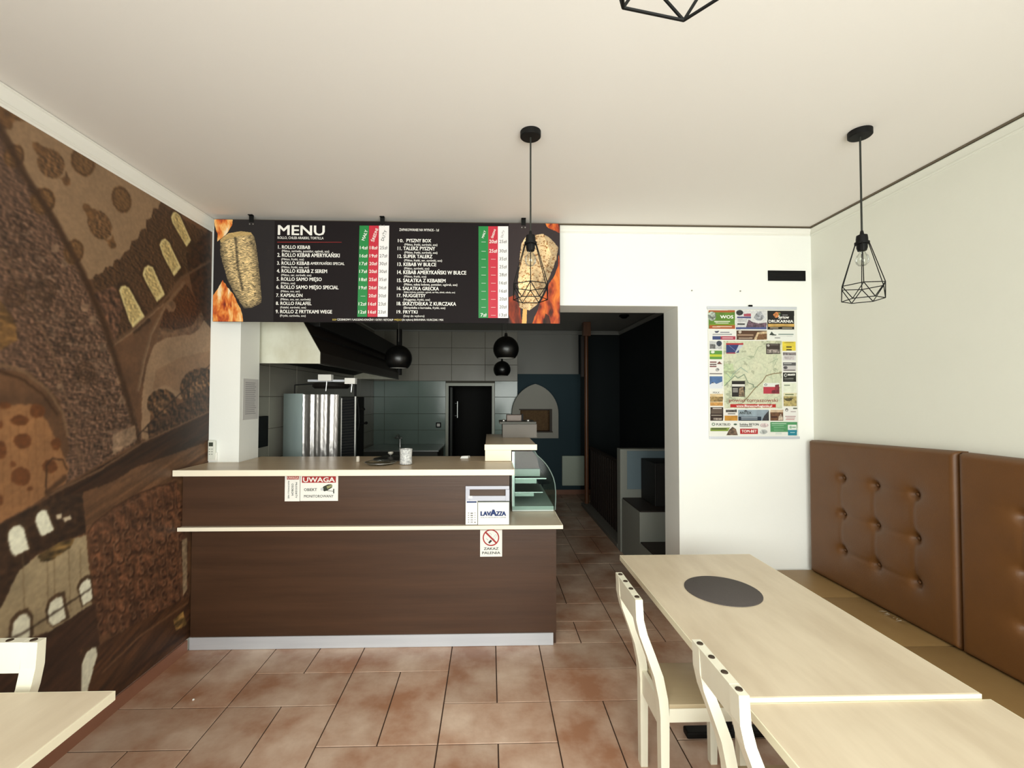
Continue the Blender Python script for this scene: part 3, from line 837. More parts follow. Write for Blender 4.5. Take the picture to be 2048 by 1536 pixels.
    put(LY, zr, 'MIĘSO', 100, 178, 1121, 1138); put(LW, zr, '(do wyboru) BARANINA / KURCZAK / MIX', 184, 630, 1121, 1138, .016)
    gl = ['14zł', '16zł', '17zł', '17zł', '18zł', '19zł', '—', '12zł', '12zł']; rl = ['18zł', '19zł', '20zł', '20zł', '25zł', '26zł', '20zł', '16zł', '16zł']; wl = ['25zł', '27zł', '30zł', '30zł', '35zł', '36zł', '30zł', '23zł', '23zł']
    for i, y in enumerate((353, 440, 524, 608, 695, 783, 870, 958, 1045)):
        k = -i * 2.1
        if gl[i] == '—': put(LW, zl, '–', 1632 + k + 6, 1680 + k + 6, y - 10, y + 14)
        else: put(LW, zl, gl[i], 1617 + k, 1700 + k, y - 17, y + 17, .012)
        put(LW, zl, rl[i], 1723 + k, 1806 + k, y - 17, y + 17, .012); put(LD, zl, wl[i], 1830 + k, 1912 + k, y - 17, y + 17, .0)
    rr = ['20zł', '25zł'] + ['–'] * 8; ww = ['25zł', '30zł', '35zł', '25zł', '28zł', '16zł', '16zł', '20zł', '20zł', '13zł']
    for i, y in enumerate((286, 387, 472, 558, 643, 731, 818, 904, 990, 1077)):
        if i == 9: put(LW, zr, '7zł', 1030, 1095, y - 18, y + 18, .012)
        else: put(LW, zr, '–', 1040, 1086, y - 10, y + 14)
        if rr[i] == '–': put(LW, zr, '–', 1143, 1192, y - 10, y + 14)
        else: put(LW, zr, rr[i], 1123, 1208, y - 18, y + 18, .012)
        put(LD, zr, ww[i], 1232, 1312, y - 17, y + 17, .0)
    def rot(L, zf, t, cx, cy, length, bold=.02):
        p = zf(cx, cy); L.put(t, p[0] - length / 2, p[0] + length / 2, p[1], p[1], bold, rot=math.radians(72))
    rot(LW, zl, 'MAŁY', 1668, 218, .078); rot(LW, zl, 'ŚREDNI', 1776, 218, .098); rot(LD, zl, 'DUŻY', 1876, 222, .078, .005)
    rot(LW, zr, 'MAŁY', 1065, 208, .056); rot(LW, zr, 'ŚREDNI', 1170, 203, .066); rot(LD, zr, 'DUŻY', 1270, 205, .054, .0)
    f3 = lambda y: (lambda X, Z: np.stack([X, np.full_like(X, y), Z], 1))
    LW.build('lettering', inkw, f3(YM - .0012), root); LD.build('lettering', inkd, f3(YM - .0012), root); LY.build('lettering', inky, f3(YM - .0012), root)
    # ceiling brackets
    for px in (503, 765, 1047):
        X = onY(px, 445, YM)[0]
        mk('bracket', MB().box(X - .016, X + .016, YM - .004, YM - .001, 2.938, ZC - .003).box(X - .016, X + .016, YM - .022, YM - .001, ZC - .005, ZC - .001), blackm, root)
        for dx in (-.012, .012):
            mk('screw', MB().tube((X + dx, YM - .003, 2.922), (X + dx, YM, 2.922), .0045, 10), steel, root)


menu_board()

# ------------------------------------------------------------------ poster map
def poster():
    YP = YB - .006
    root = thing('map_poster', 'hanging county map poster bordered by colourful adverts on the white wall', 'poster', (1.97, YP, 1.40))
    def zp(x, y): p = onY(1380 + x / 5.119, 600 + y / 5.119, YP); return (p[0], p[2])
    x0, x1 = zp(188, 700)[0], zp(1102, 700)[0]; z1, z0 = zp(600, 90)[1], zp(600, 1402)[1]
    us = np.arange(x0, x1, .0019); vs = np.arange(z0, z1, .0019)
    U, V = np.meshgrid(us, vs); U = U.ravel(); V = V.ravel()
    C = np.ones((len(U), 3)) * np.array((240, 240, 232.))
    n1 = fbm(U * 30, V * 30, 3, 1); n2 = fbm(U * 80, V * 80, 3, 2); n3 = fbm(U * 14, V * 14, 3, 4)
    def rc(a, b, c, d, col, tex=None, amt=.3):
        m = inpoly(U, V, [zp(a, b), zp(c, b), zp(c, d), zp(a, d)])
        k = np.array(col, float) * np.ones((m.sum(), 1))
        if tex is not None: k = k * (1 - amt + 2 * amt * tex[m])[:, None]
        C[m] = k
    def pl(pts, col, tex=None, amt=.3):
        m = inpoly(U, V, [zp(*p) for p in pts]); k = np.array(col, float) * np.ones((m.sum(), 1))
        if tex is not None: k = k * (1 - amt + 2 * amt * tex[m])[:, None]
        C[m] = k
    def ln(pts, w, col, al=1.0):
        d = segdist(U, V, [zp(*p) for p in pts]); m = (np.clip(1.5 - d / w, 0, 1) * al)[:, None]; C[:] = C * (1 - m) + np.array(col, float) * m
    rc(190, 105, 460, 295, (96, 138, 48), n1, .15); rc(190, 105, 460, 126, (176, 92, 44)); rc(198, 258, 462, 295, (178, 86, 38)); rc(198, 244, 462, 258, (120, 150, 40)); pl(ell(225, 165, 42, 48), (150, 160, 150), n2, .7)
    rc(250, 215, 410, 226, (220, 226, 200)); rc(262, 232, 396, 240, (220, 226, 200)); rc(230, 270, 430, 278, (232, 220, 200))
    rc(470, 105, 785, 300, (222, 222, 222), n2, .1); pl(ell(508, 130, 36, 28), (50, 50, 54), n2, .6); rc(550, 140, 625, 168, (176, 76, 96)); rc(482, 170, 625, 188, (84, 84, 128)); rc(485, 240, 562, 254, (60, 60, 60)); pl([(650, 180), (690, 120), (730, 120), (765, 180), (720, 215), (690, 215)], (160, 162, 168), n2, .5)
    pl([(575, 270), (600, 200), (640, 225), (700, 240), (785, 230), (785, 285), (575, 285)], (100, 78, 92), n2, .6); rc(470, 278, 785, 300, (76, 88, 140)); rc(485, 200, 580, 206, (150, 150, 155)); rc(485, 213, 580, 219, (150, 150, 155))
    rc(792, 110, 1066, 302, (18, 16, 15)); rc(798, 244, 1068, 274, (206, 166, 92), n1, .15); pl([(850, 150), (880, 122), (925, 130), (905, 175), (875, 185)], (220, 140, 80), n2, .4); pl([(900, 130), (930, 135), (918, 165)], (60, 110, 70))
    rc(820, 283, 905, 291, (190, 180, 160)); rc(945, 284, 1045, 292, (190, 180, 160)); rc(945, 152, 1000, 158, (180, 180, 180))
    rc(200, 312, 465, 408, (238, 238, 234)); pl([(250, 318), (300, 316), (285, 335), (262, 336)], (60, 66, 90)); rc(310, 326, 405, 336, (130, 130, 140)); rc(232, 346, 430, 358, (160, 162, 166)); rc(230, 370, 315, 406, (60, 74, 124)); rc(315, 370, 465, 406, (176, 58, 82)); rc(330, 384, 440, 393, (226, 190, 196))
    rc(475, 312, 787, 408, (88, 58, 40)); pl([(650, 408), (690, 330), (787, 318), (787, 408)], (196, 172, 138), n2, .4); pl([(680, 408), (700, 350), (787, 345), (787, 400)], (120, 84, 56), n2, .3); pl(ell(512, 328, 16, 14), (210, 196, 180)); rc(485, 350, 650, 366, (170, 140, 116)); rc(500, 386, 640, 394, (200, 180, 160))
    rc(800, 318, 1078, 408, (240, 242, 236)); pl([(812, 360), (835, 322), (860, 350), (888, 356), (880, 364)], (60, 72, 66), n2, .4); rc(905, 345, 1060, 358, (150, 166, 160)); rc(868, 384, 922, 392, (110, 112, 112)); rc(815, 370, 1050, 373, (200, 200, 200))
    rc(200, 418, 328, 505, (206, 208, 208), n2, .2); pl(ell(298, 445, 28, 28), (60, 66, 82), n2, .5); rc(203, 452, 260, 500, (96, 96, 96), n2, .6)
    rc(200, 518, 328, 606, (92, 150, 62)); rc(200, 556, 328, 580, (196, 206, 60)); pl(ell(233, 533, 20, 14), (230, 238, 224))
    rc(200, 622, 330, 760, (238, 236, 232)); 
    for y in (630, 652, 674): rc(203, y, 272, y + 12, (128, 74, 74))
    pl([(275, 655), (300, 628), (330, 655)], (120, 66, 56), n2, .5); pl(ell(280, 715, 20, 18), (170, 168, 165), n2, .5); rc(200, 750, 330, 760, (110, 100, 98))
    rc(200, 782, 332, 880, (74, 108, 156), n1, .15); pl([(200, 870), (240, 840), (270, 860), (330, 835), (332, 905), (200, 905)], (226, 230, 236)); pl([(215, 850), (235, 838), (250, 850)], (40, 60, 90))
    rc(205, 935, 338, 1083, (222, 196, 150), n1, .2); rc(205, 990, 338, 1040, (150, 124, 76), n2, .5); rc(205, 1050, 338, 1083, (206, 152, 80), n2, .2); rc(205, 932, 335, 960, (240, 238, 230))
    rc(945, 425, 1082, 520, (232, 210, 70), n1, .08); rc(965, 432, 1060, 440, (170, 150, 60)); rc(985, 475, 1042, 488, (70, 60, 20)); rc(985, 503, 1042, 516, (70, 60, 20))
    rc(950, 535, 1085, 620, (220, 218, 218)); rc(950, 537, 1085, 565, (130, 122, 124), n2, .4); rc(965, 575, 1065, 610, (196, 188, 190), n2, .2)
    rc(950, 635, 1085, 728, (206, 202, 202)); rc(952, 640, 1084, 672, (88, 88, 90)); rc(960, 648, 1040, 654, (220, 220, 220)); pl(ell(978, 692, 22, 16), (90, 86, 92), n2, .5); rc(960, 714, 1078, 724, (110, 100, 104))
    rc(952, 742, 1087, 838, (22, 22, 20)); pl(ell(978, 770, 16, 18), (200, 200, 196)); pl(ell(980, 770, 9, 10), (22, 22, 20)); rc(1000, 756, 1075, 774, (190, 190, 186)); rc(965, 800, 1060, 806, (150, 150, 146)); rc(965, 816, 1060, 820, (150, 150, 146))
    rc(955, 850, 1090, 945, (232, 236, 216), n1, .06); rc(963, 866, 1023, 878, (150, 160, 140))
    rc(957, 960, 1093, 1088, (176, 160, 104), n2, .35); rc(957, 950, 1093, 985, (222, 216, 180), n1, .1); pl([(957, 1010), (1010, 1005), (1060, 1000), (1040, 1030), (990, 1035)], (80, 74, 48), n2, .5); rc(975, 962, 1060, 974, (96, 110, 70))
    # map
    m = inpoly(U, V, [zp(340, 418), zp(938, 418), zp(942, 1110), zp(350, 1110)])
    base = np.array((202, 210, 182.)) * (1 - n3[m])[:, None] + np.array((222, 220, 192.)) * n3[m][:, None]
    C[m] = base * (.93 + .14 * n2[m])[:, None]
    lft = m & inpoly(U, V, [zp(345, 880), zp(460, 770), zp(440, 650), zp(342, 650)]); C[lft] *= np.array((.93, .98, .90))
    ct = m & (np.abs(fbm(U * 9, V * 9, 3, 33) - .5) < .012); C[ct] = C[ct] * .7 + np.array((150, 170, 140)) * .3
    bl = m & (fbm(U * 22, V * 26, 3, 44) > .70); C[bl] = C[bl] * .6 + np.array((128, 134, 110)) * .4
    ln([(935, 745), (850, 755), (780, 775), (745, 830), (660, 910), (600, 985), (540, 1050)], .0030, (128, 108, 74))
    ln([(355, 878), (400, 830), (460, 775), (490, 800), (555, 762), (595, 848), (650, 868), (650, 892), (690, 890)], .0026, (110, 132, 110))
    ln([(375, 750), (420, 800), (440, 760), (520, 690), (590, 740)], .0018, (130, 160, 150)); ln([(590, 575), (650, 585), (700, 480), (740, 470)], .0015, (140, 160, 130)); ln([(820, 640), (900, 600), (850, 690), (900, 720)], .0015, (150, 166, 140))
    rc(370, 440, 545, 460, (176, 50, 56)); rc(370, 460, 500, 540, (44, 60, 116)); pl([(500, 460), (545, 460), (530, 480), (470, 540), (460, 540)], (196, 204, 214)); rc(370, 538, 465, 550, (160, 60, 80)); ln([(400, 465), (465, 520)], .0012, (150, 160, 190))
    rc(780, 445, 922, 553, (58, 48, 44)); rc(790, 505, 915, 545, (150, 140, 134), n2, .7); pl(ell(802, 465, 14, 13), (190, 186, 180)); rc(822, 456, 905, 462, (140, 132, 126))
    rc(428, 828, 563, 990, (28, 24, 22)); rc(430, 862, 561, 886, (226, 224, 216)); pl([(505, 900), (545, 890), (560, 985), (500, 985)], (140, 120, 96), n2, .7)
    for y in (905, 920, 935): rc(438, y, 490, y + 7, (190, 186, 180))
    rc(750, 850, 916, 890, (232, 236, 230)); rc(752, 890, 916, 960, (186, 54, 72)); pl([(870, 870), (912, 862), (914, 958), (830, 955), (840, 925), (870, 920)], (120, 40, 52), n2, .4); pl(ell(776, 868, 14, 12), (90, 96, 90)); pl(ell(776, 868, 8, 7), (232, 236, 230))
    rc(413, 1065, 878, 1100, (186, 34, 36))
    rc(208, 1098, 340, 1235, (48, 30, 20))
    for y in (1124, 1138, 1152): rc(218, y, 330, y + 8, (120, 104, 90))
    rc(218, 1178, 325, 1184, (196, 184, 170)); rc(240, 1206, 325, 1228, (160, 148, 136), n2, .4); rc(232, 1106, 325, 1116, (210, 200, 190))
    rc(352, 1120, 487, 1237, (238, 234, 228)); rc(354, 1184, 487, 1237, (196, 140, 52), n1, .15); rc(366, 1122, 480, 1150, (80, 76, 72), n2, .6); rc(388, 1160, 465, 1170, (120, 116, 110))
    rc(493, 1123, 808, 1237, (150, 166, 178), n1, .12); pl([(735, 1237), (760, 1185), (808, 1130), (808, 1237)], (54, 54, 60), n2, .4); rc(495, 1193, 730, 1236, (26, 40, 58)); rc(525, 1200, 690, 1207, (170, 184, 196)); rc(525, 1216, 690, 1223, (170, 184, 196)); pl([(545, 1140), (570, 1126), (598, 1140)], (30, 34, 40))
    rc(822, 1123, 955, 1237, (112, 76, 52), n2, .35); rc(822, 1123, 955, 1150, (216, 190, 160), n1, .15); pl([(905, 1200), (930, 1165), (950, 1200), (950, 1230), (905, 1230)], (196, 180, 162), n2, .4); rc(828, 1188, 895, 1206, (70, 38, 28))
    rc(965, 1105, 1098, 1235, (240, 238, 234)); pl(ell(990, 1125, 14, 18), (90, 84, 84)); pl(ell(990, 1130, 7, 9), (240, 238, 234)); rc(1055, 1103, 1096, 1117, (90, 100, 80)); rc(1030, 1140, 1085, 1147, (176, 160, 160)); rc(975, 1186, 1082, 1196, (190, 160, 160)); rc(985, 1205, 1075, 1212, (190, 150, 150)); rc(980, 1220, 1070, 1228, (196, 130, 130))
    rc(208, 1250, 490, 1385, (240, 240, 232)); pl([(208, 1308), (410, 1306), (388, 1342), (208, 1342)], (136, 158, 66)); rc(218, 1314, 375, 1326, (56, 64, 36)); pl([(372, 1385), (400, 1330), (435, 1298), (470, 1320), (490, 1385)], (110, 90, 72), n2, .6); pl(ell(240, 1272, 18, 16), (90, 120, 96)); pl(ell(240, 1272, 10, 9), (240, 240, 232)); pl(ell(464, 1273, 18, 9), (70, 96, 76))
    rc(500, 1250, 812, 1387, (240, 240, 234)); rc(512, 1318, 696, 1373, (184, 34, 40)); rc(510, 1292, 635, 1299, (120, 116, 112)); pl(ell(760, 1283, 44, 22), (214, 196, 196), n2, .3); pl(ell(752, 1350, 40, 24), (186, 190, 188), n2, .4)
    rc(823, 1250, 1098, 1350, (82, 152, 100), n1, .08); rc(1003, 1278, 1092, 1330, (236, 240, 234)); rc(1003, 1330, 1096, 1388, (36, 136, 156)); rc(835, 1262, 985, 1270, (190, 222, 196)); rc(835, 1282, 960, 1288, (160, 204, 170)); rc(860, 1305, 980, 1310, (150, 198, 160)); rc(860, 1330, 960, 1335, (150, 198, 160)); pl(ell(1030, 1303, 14, 15), (150, 190, 160)); rc(1045, 1296, 1085, 1308, (140, 176, 150)); rc(1025, 1352, 1075, 1360, (170, 214, 222))
    rc(875, 1355, 940, 1378, (220, 228, 220))
    C = np.clip(C * .94, 0, 255)
    sheet('sheet', us, vs, lambda a, c: (a, np.full_like(a, YP), c), C, printmat('poster_print', .4), root)
    mk('backing', MB().box(x0, x1, YP + .0005, YP + .002, z0, z1), paper, root)
    f3 = lambda X, Z: np.stack([X, np.full_like(X, YP - .0006), Z], 1)
    LW, LD, LR = Letters(), Letters(), Letters()
    def put(L, t, a, c, y0, y1, bold=.02):
        p = zp(a, y1); q = zp(c, y0); L.put(t, p[0], q[0], p[1], q[1], bold)
    put(LW, 'WOS', 310, 442, 157, 188, .04); put(LW, 'DRUKARNIA', 806, 1055, 205, 231, .035); put(LW, 'Syrtow', 905, 1012, 160, 190, .03); put(LW, 'www.BiznesowRegionie.pl', 475, 838, 1073, 1094, .03); put(LW, 'TOM-BET', 528, 682, 1329, 1357, .02); put(LW, 'SELECT', 1000, 1075, 757, 773, .03)
    put(LD, 'ANTEX', 506, 628, 1142, 1168, .03); put(LD, 'PUKTBUD', 268, 412, 1262, 1286, .02); put(LD, 'Solidny BETON', 508, 702, 1262, 1284, .03); put(LD, 'MAX', 235, 302, 938, 958, .0); put(LD, 'OPONY', 205, 272, 655, 668, .03)
    put(LR, 'powiat tomaszowski', 400, 897, 1008, 1042, .01)
    LW.build('lettering', inkw, f3, root); LD.build('lettering', inkd, f3, root); LR.build('lettering', mat('rust_ink', (136, 66, 52), .6), f3, root)
    a, c = zp(173, 82), zp(1088, 90)
    mk('top_rail', MB().box(a[0], c[0], YP - .008, YP + .004, z1 - .004, z1 + .016, .002), alu, root)
    mk('bottom_rail', MB().box(zp(197, 1400)[0], zp(1118, 1400)[0], YP - .008, YP + .004, z0 - .014, z0 + .004, .002), alu, root)
    h = zp(615, 70)
    mk('hanger', MB().box(h[0] - .013, h[0] + .013, YP - .012, YP + .004, z1 + .014, z1 + .028, .002).tube((h[0], YP - .015, z1 + .022), (h[0], YP + .004, z1 + .022), .005), blackp, root)


poster()

# ------------------------------------------------------------------ small wall fixtures
v = thing('wall_vent', 'black rectangular vent slot high on the white wall above the poster', 'vent', (2.235, YB, 2.58))
mk('frame', MB().box(2.092, 2.379, YB - .006, YB + .002, 2.58, 2.586).box(2.092, 2.379, YB - .006, YB + .002, 2.651, 2.657).box(2.092, 2.098, YB - .006, YB + .002, 2.586, 2.651).box(2.373, 2.379, YB - .006, YB + .002, 2.586, 2.651), blackp, v)
mk('backing', MB().box(2.098, 2.373, YB - .0015, YB + .001, 2.586, 2.651), mat('vent_black', (4, 4, 4), .9), v)
for k in range(5):
    z = 2.592 + k * .012
    mk('louvre', MB().add([(2.098, YB - .005, z), (2.373, YB - .005, z), (2.373, YB - .0016, z + .007), (2.098, YB - .0016, z + .007)], [(0, 1, 2, 3)]), mat('vent_black', (4, 4, 4), .9), v)
for x, z, lb in ((1.511, 2.501, 'tiny grey wall plug above the doorway corner'), (1.880, 2.500, 'tiny grey wall plug above the poster hanger')):
    o = mk('wall_plug', MB().lathe([(0, -.002), (.004, -.002), (.0055, 0), (.0055, .004), (0, .004)], n=12), mat('plug_grey', (150, 150, 140), .6), base=False)
    o.rotation_euler = (math.radians(90), 0, 0); o.location = (x, YB, z); tag(o, lb, 'wall plug', 'wall plugs')

# ------------------------------------------------------------------ service counter
b = thing('service_counter', 'long dark brown wood-look service counter standing under the menu board', 'counter', (-.78, 3.2, 0))
mk('lower_front', MB().box(-2.01, .462, 3.12, 3.14, .083, .828), cwood, b)
mk('upper_front', MB().box(-2.01, .134, 3.02, 3.04, .853, 1.192), cwood, b)
mk('end_panel', MB().box(.442, .462, 3.14, 4.25, .0, .828), cwood, b)
mk('end_panel', MB().box(.114, .134, 3.04, 3.32, .853, 1.192), cwood, b)
mk('carcass', MB().box(-2.01, .442, 3.14, 3.302, .02, .828).box(-1.0, .442, 3.302, 4.2, .02, .828).box(-2.01, .114, 3.04, 3.25, .853, 1.192), mat('carcass_board', (92, 66, 48), .7), b)
mk('plinth', MB().box(-2.01, .44, 3.112, 3.119, .002, .083), alu, b, label='brushed aluminium kick plate')
ct = thing('countertop', 'pale upper countertop of the counter with cream front edge', 'countertop', (-.9, 3.1, 1.192))
ctb = MB(); ctb.box(-2.012, .159, 2.94, 3.30, 1.194, 1.230, .003); ctb.box(OL + .004, .159, 3.30, YB + TW + .03, 1.194, 1.230, .003)
mk('slab', ctb, topwood, ct)
mk('edge_band', MB().box(-2.018, .162, 2.931, 2.941, 1.192, 1.231, .003).box(.158, .164, 2.941, 3.32, 1.192, 1.231), cream, ct)
ld = thing('counter_ledge', 'cream lower ledge running along the counter and under the glass case', 'shelf', (-.77, 3.1, .828))
ldb = MB(); ldb.box(-2.012, .483, 2.992, 3.30, .830, .852, .002); ldb.box(-.02, .483, 3.30, 4.25, .830, .852, .002)
mk('slab', ldb, mat('ledge_top', (206, 192, 170), .35), ld)
mk('edge_band', MB().box(-2.018, .488, 2.984, 2.993, .828, .853, .002).box(.483, .488, 2.993, 4.25, .828, .853), cream, ld)
# raised till shelf
rs = thing('till_shelf', 'raised cream shelf stacked on the right end of the countertop', 'shelf', (.15, 3.7, 1.231))
mk('slab', MB().box(-.030, .342, 3.31, 4.24, 1.314, 1.353, .002), topwood, rs)
mk('edge_band', MB().box(-.037, .349, 3.300, 3.311, 1.312, 1.354, .003), cream, rs)
mk('support', MB().box(-.033, .160, 3.312, 3.60, 1.2315, 1.312, .002), cream, rs)
mk('support', MB().box(-.033, .160, 3.615, 4.22, .86, 1.312, .002), cream, rs)
# grey till box with tray
tb = thing('cash_register', 'small grey cash register on the raised cream shelf', 'cash register', (.25, 3.98, 1.354))
mk('body', MB().prism([(.112, 1.354), (.405, 1.354), (.405, 1.468), (.112, 1.468)], 'y', 3.86, 4.15), mat('till_grey', (104, 97, 88), .5), tb)
mk('top_tray', MB().box(.085, .400, 3.84, 4.18, 1.470, 1.490, .004), mat('tray_steel', (84, 84, 78), .6), tb)
mk('tray_knob', MB().lathe([(0, 0), (.014, 0), (.014, .018), (0, .022)], (.12, 3.86, 1.490), 12), steel, tb, 'all')
mk('tray_knob', MB().lathe([(0, 0), (.014, 0), (.014, .018), (0, .022)], (.33, 3.86, 1.490), 12), steel, tb, 'all')
mk('printer', MB().box(.15, .28, 3.95, 4.1, 1.490, 1.545, .006), mat('till_pink_grey', (124, 110, 102), .5), tb)
mk('display_stem', MB().box(.283, .297, 3.97, 3.99, 1.490, 1.552), blackp, tb)

# ------------------------------------------------------------------ display case
dc = thing('display_case', 'glass pastry display case with curved front standing on the counter ledge', 'display case', (.31, 3.75, .853))
cy0, cy1 = 3.34, 4.20
prof = [(.335, 1.300), (.352, 1.270), (.380, 1.246), (.410, 1.215), (.436, 1.180), (.458, 1.140), (.475, 1.100), (.485, 1.060), (.491, 1.000), (.491, .940), (.487, .866)]
mk('base_tray', MB().box(.168, .478, cy0 + .006, cy1 - .006, .854, .892, .004), mat('case_white', (205, 214, 210), .35), dc)
mk('rear_post', MB().box(.168, .186, cy0 + .004, cy1 - .004, .892, 1.296), steel, dc)
gb = MB(); n = len(prof)
gb.add([(x, cy0, z) for x, z in prof] + [(x, cy1, z) for x, z in prof], [(i, i + 1, n + i + 1, n + i) for i in range(n - 1)])
mk('curved_glass', gb, caseglass, dc, 'all')
mk('end_glass', MB().add([(.17, cy0, .866), (.17, cy0, 1.300)] + [(x, cy0, z) for x, z in prof], [tuple(range(n + 2))]), caseglass, dc)
mk('end_glass', MB().add([(.17, cy1, .866), (.17, cy1, 1.300)] + [(x, cy1, z) for x, z in prof], [tuple(range(n + 2))]), caseglass, dc)
mk('glass_rim', MB().path([(x, cy0, z) for x, z in prof], .004, 6), mat('case_edge', (120, 140, 134), .25), dc)
mk('shelf', MB().box(.19, .425, cy0 + .03, cy1 - .03, 1.088, 1.096), steel, dc)
mk('shelf', MB().box(.19, .40, cy0 + .03, cy1 - .03, .985, .993), steel, dc)
mk('price_rail', MB().box(.19, .35, cy0 + .012, cy0 + .03, 1.060, 1.088).box(.19, .33, cy0 + .012, cy0 + .03, .965, .985), mat('rail_white', (214, 226, 220), .3), dc)
mk('top_housing', MB().prism([(.168, 1.17), (.372, 1.17), (.352, 1.258), (.318, 1.298), (.168, 1.298)], 'y', cy0 + .02, cy1 - .02), mat('mauve_reflection', (112, 84, 84), .5), dc)  # mauve colour stands in for the pinkish window reflection on the glass
mk('lamp_box', MB().box(.168, .376, cy0 + .012, cy0 + .10, 1.112, 1.166, .003), mat('case_grey', (176, 186, 180), .4), dc)

# ------------------------------------------------------------------ things on the counter
cp = thing('paper_cup', 'white cup with grey floral print standing on the countertop', 'cup', (-.584, 3.17, 1.2305))
cupb = MB().lathe([(0, 1.2325), (.040, 1.2325), (.043, 1.234), (.0425, 1.245), (.041, 1.29), (.0435, 1.334), (.0445, 1.338), (.042, 1.338), (.039, 1.29), (.040, 1.24), (0, 1.238)], (-.584, 3.17, 0), 26)
mk('body', cupb, mat('cup_print', (232, 232, 230), .5, noise=((85, 85, 70), .8, (120, 124, 130))), cp, 'all')
tr = thing('glass_tray', 'shallow clear glass tray lying on the countertop left of the cup', 'tray', (-.80, 3.17, 1.231))
mk('dish', MB().lathe([(0, 1.234), (.085, 1.234), (.105, 1.248), (.108, 1.248), (.088, 1.2315), (0, 1.2315)], (-.76, 3.17, 0), 28), glass, tr, 'all')
mk('rim', MB().lathe([(.104, 1.247), (.108, 1.2495), (.110, 1.247), (.107, 1.2445), (.104, 1.247)], (-.76, 3.17, 0), 28), steel, tr, 'all')
pl_ = tag(mk('pan_lid', MB().lathe([(0, 1.256), (.06, 1.254), (.125, 1.24), (.13, 1.2315), (.122, 1.2315), (0, 1.245)], (-.745, 3.42, 0), 28).lathe([(0, 1.288), (.017, 1.286), (.019, 1.276), (.009, 1.266), (.009, 1.25)], (-.745, 3.42, 0), 14), mat('lid_dark', (40, 40, 38), .35, .3), None, True, base=True), 'dark pan lid with a pale knob behind the glass tray', 'lid')
mk('knob', MB().lathe([(0, 1.290), (.018, 1.288), (.0205, 1.278), (.012, 1.268)], (-.745, 3.42, 0), 14), mat('knob_pale', (190, 186, 176), .5), pl_, 'all')
sb = tag(mk('salt_shaker', MB().lathe([(0, 1.2315), (.013, 1.2315), (.013, 1.262), (.010, 1.270), (0, 1.272)], (-.955, 3.30, 0), 14), mat('shaker_white', (206, 198, 184), .5), None, True, base=True), 'small cream cylinder standing on the countertop beside the black grill', 'shaker')
pw = MB(); pw.add([(-.225, 3.46, 1.2312), (-.165, 3.46, 1.2312), (-.150, 3.53, 1.2312), (-.205, 3.53, 1.2312), (-.215, 3.47, 1.247), (-.165, 3.47, 1.249), (-.155, 3.52, 1.245), (-.20, 3.525, 1.243)], [(0, 1, 2, 3), (4, 5, 6, 7), (0, 1, 5, 4), (1, 2, 6, 5), (2, 3, 7, 6), (3, 0, 4, 7)])
tag(mk('napkin', pw, paper, None, base=True), 'crumpled white napkin at the back edge of the countertop by the doorway', 'napkin')

# lavazza display frame, signs on the counter
f3y = lambda y: (lambda X, Z: np.stack([X, np.full_like(X, y), Z], 1))
cs = thing('coffee_sign', 'grey framed coffee brand stand with white card leaning against the counter', 'sign', (-.01, 3.01, .854))
YS = 3.006
def qz(x, y, Y): p = onY(900 + x / 9.036, 950 + y / 9.036, Y); return (p[0], p[2])
def rect(b, x0, y0, x1, y1, Y0, Y1, bev=0):
    a = qz(x0, y1, Y0); c = qz(x1, y0, Y0); b.box(a[0], c[0], Y0, Y1, max(a[1], .8535), c[1], bev); return b
fr = MB()
rect(fr, 280, 200, 1072, 262, YS - .004, YS + .010, .002); rect(fr, 280, 262, 356, 470, YS - .004, YS + .010, .002); rect(fr, 1004, 262, 1076, 470, YS - .004, YS + .010, .002); rect(fr, 356, 378, 1004, 470, YS - .004, YS + .010, .002)
mk('handle_frame', fr, mat('frame_grey', (196, 198, 212), .4), cs)
mk('backing', rect(MB(), 284, 462, 1078, 915, YS + .002, YS + .009), mat('frame_dark', (70, 76, 70), .5), cs)
bc_ = mk('brand_card', rect(MB(), 505, 492, 1068, 900, YS - .003, YS + .002, .001), signw, cs)
pc_ = mk('price_card', rect(MB(), 281, 466, 496, 898, YS - .004, YS + .002, .001), signw, cs)
mk('card_header', rect(MB(), 302, 474, 482, 502, YS - .0048, YS - .004), inkn, pc_)
mk('tape', rect(MB(), 330, 370, 405, 430, YS - .0052, YS - .004).box(0, 0, 0, 0, 0, 0) if False else rect(MB(), 332, 378, 402, 422, YS - .0052, YS - .004), signw, cs)
L = Letters()
def put(L, t, x0, x1, y0, y1, Y, bold=.02):
    a = qz(x0, y1, Y); c = qz(x1, y0, Y); L.put(t, a[0], c[0], a[1], c[1], bold)
put(L, 'L', 556, 612, 655, 732, YS, .075); put(L, 'A', 604, 672, 655, 732, YS, .075); put(L, 'V', 668, 738, 655, 732, YS, .075); put(L, 'A', 732, 838, 622, 734, YS, .075); put(L, 'Z', 838, 892, 655, 732, YS, .075); put(L, 'Z', 892, 942, 655, 732, YS, .075); put(L, 'A', 938, 1008, 655, 732, YS, .075)
L.build('lettering', inkn, f3y(YS - .0042), bc_)
L = Letters(); put(L, "ITALY'S FAVOURITE COFFEE", 556, 1012, 754, 776, YS, .02)
for k in range(5):
    y = 682 + k * 41
    for (a, c) in ((322, 348), (372, 414), (440, 464)):
        put(L, '■' if False else 'H', a, c, y, y + 22, YS, .03)
L2 = Letters()
L2.q = [q for q in L.q if q[0] != 'H']
L2.build('lettering', mat('slate_ink', (92, 104, 130), .6), f3y(YS - .0042), bc_)
pg = MB()
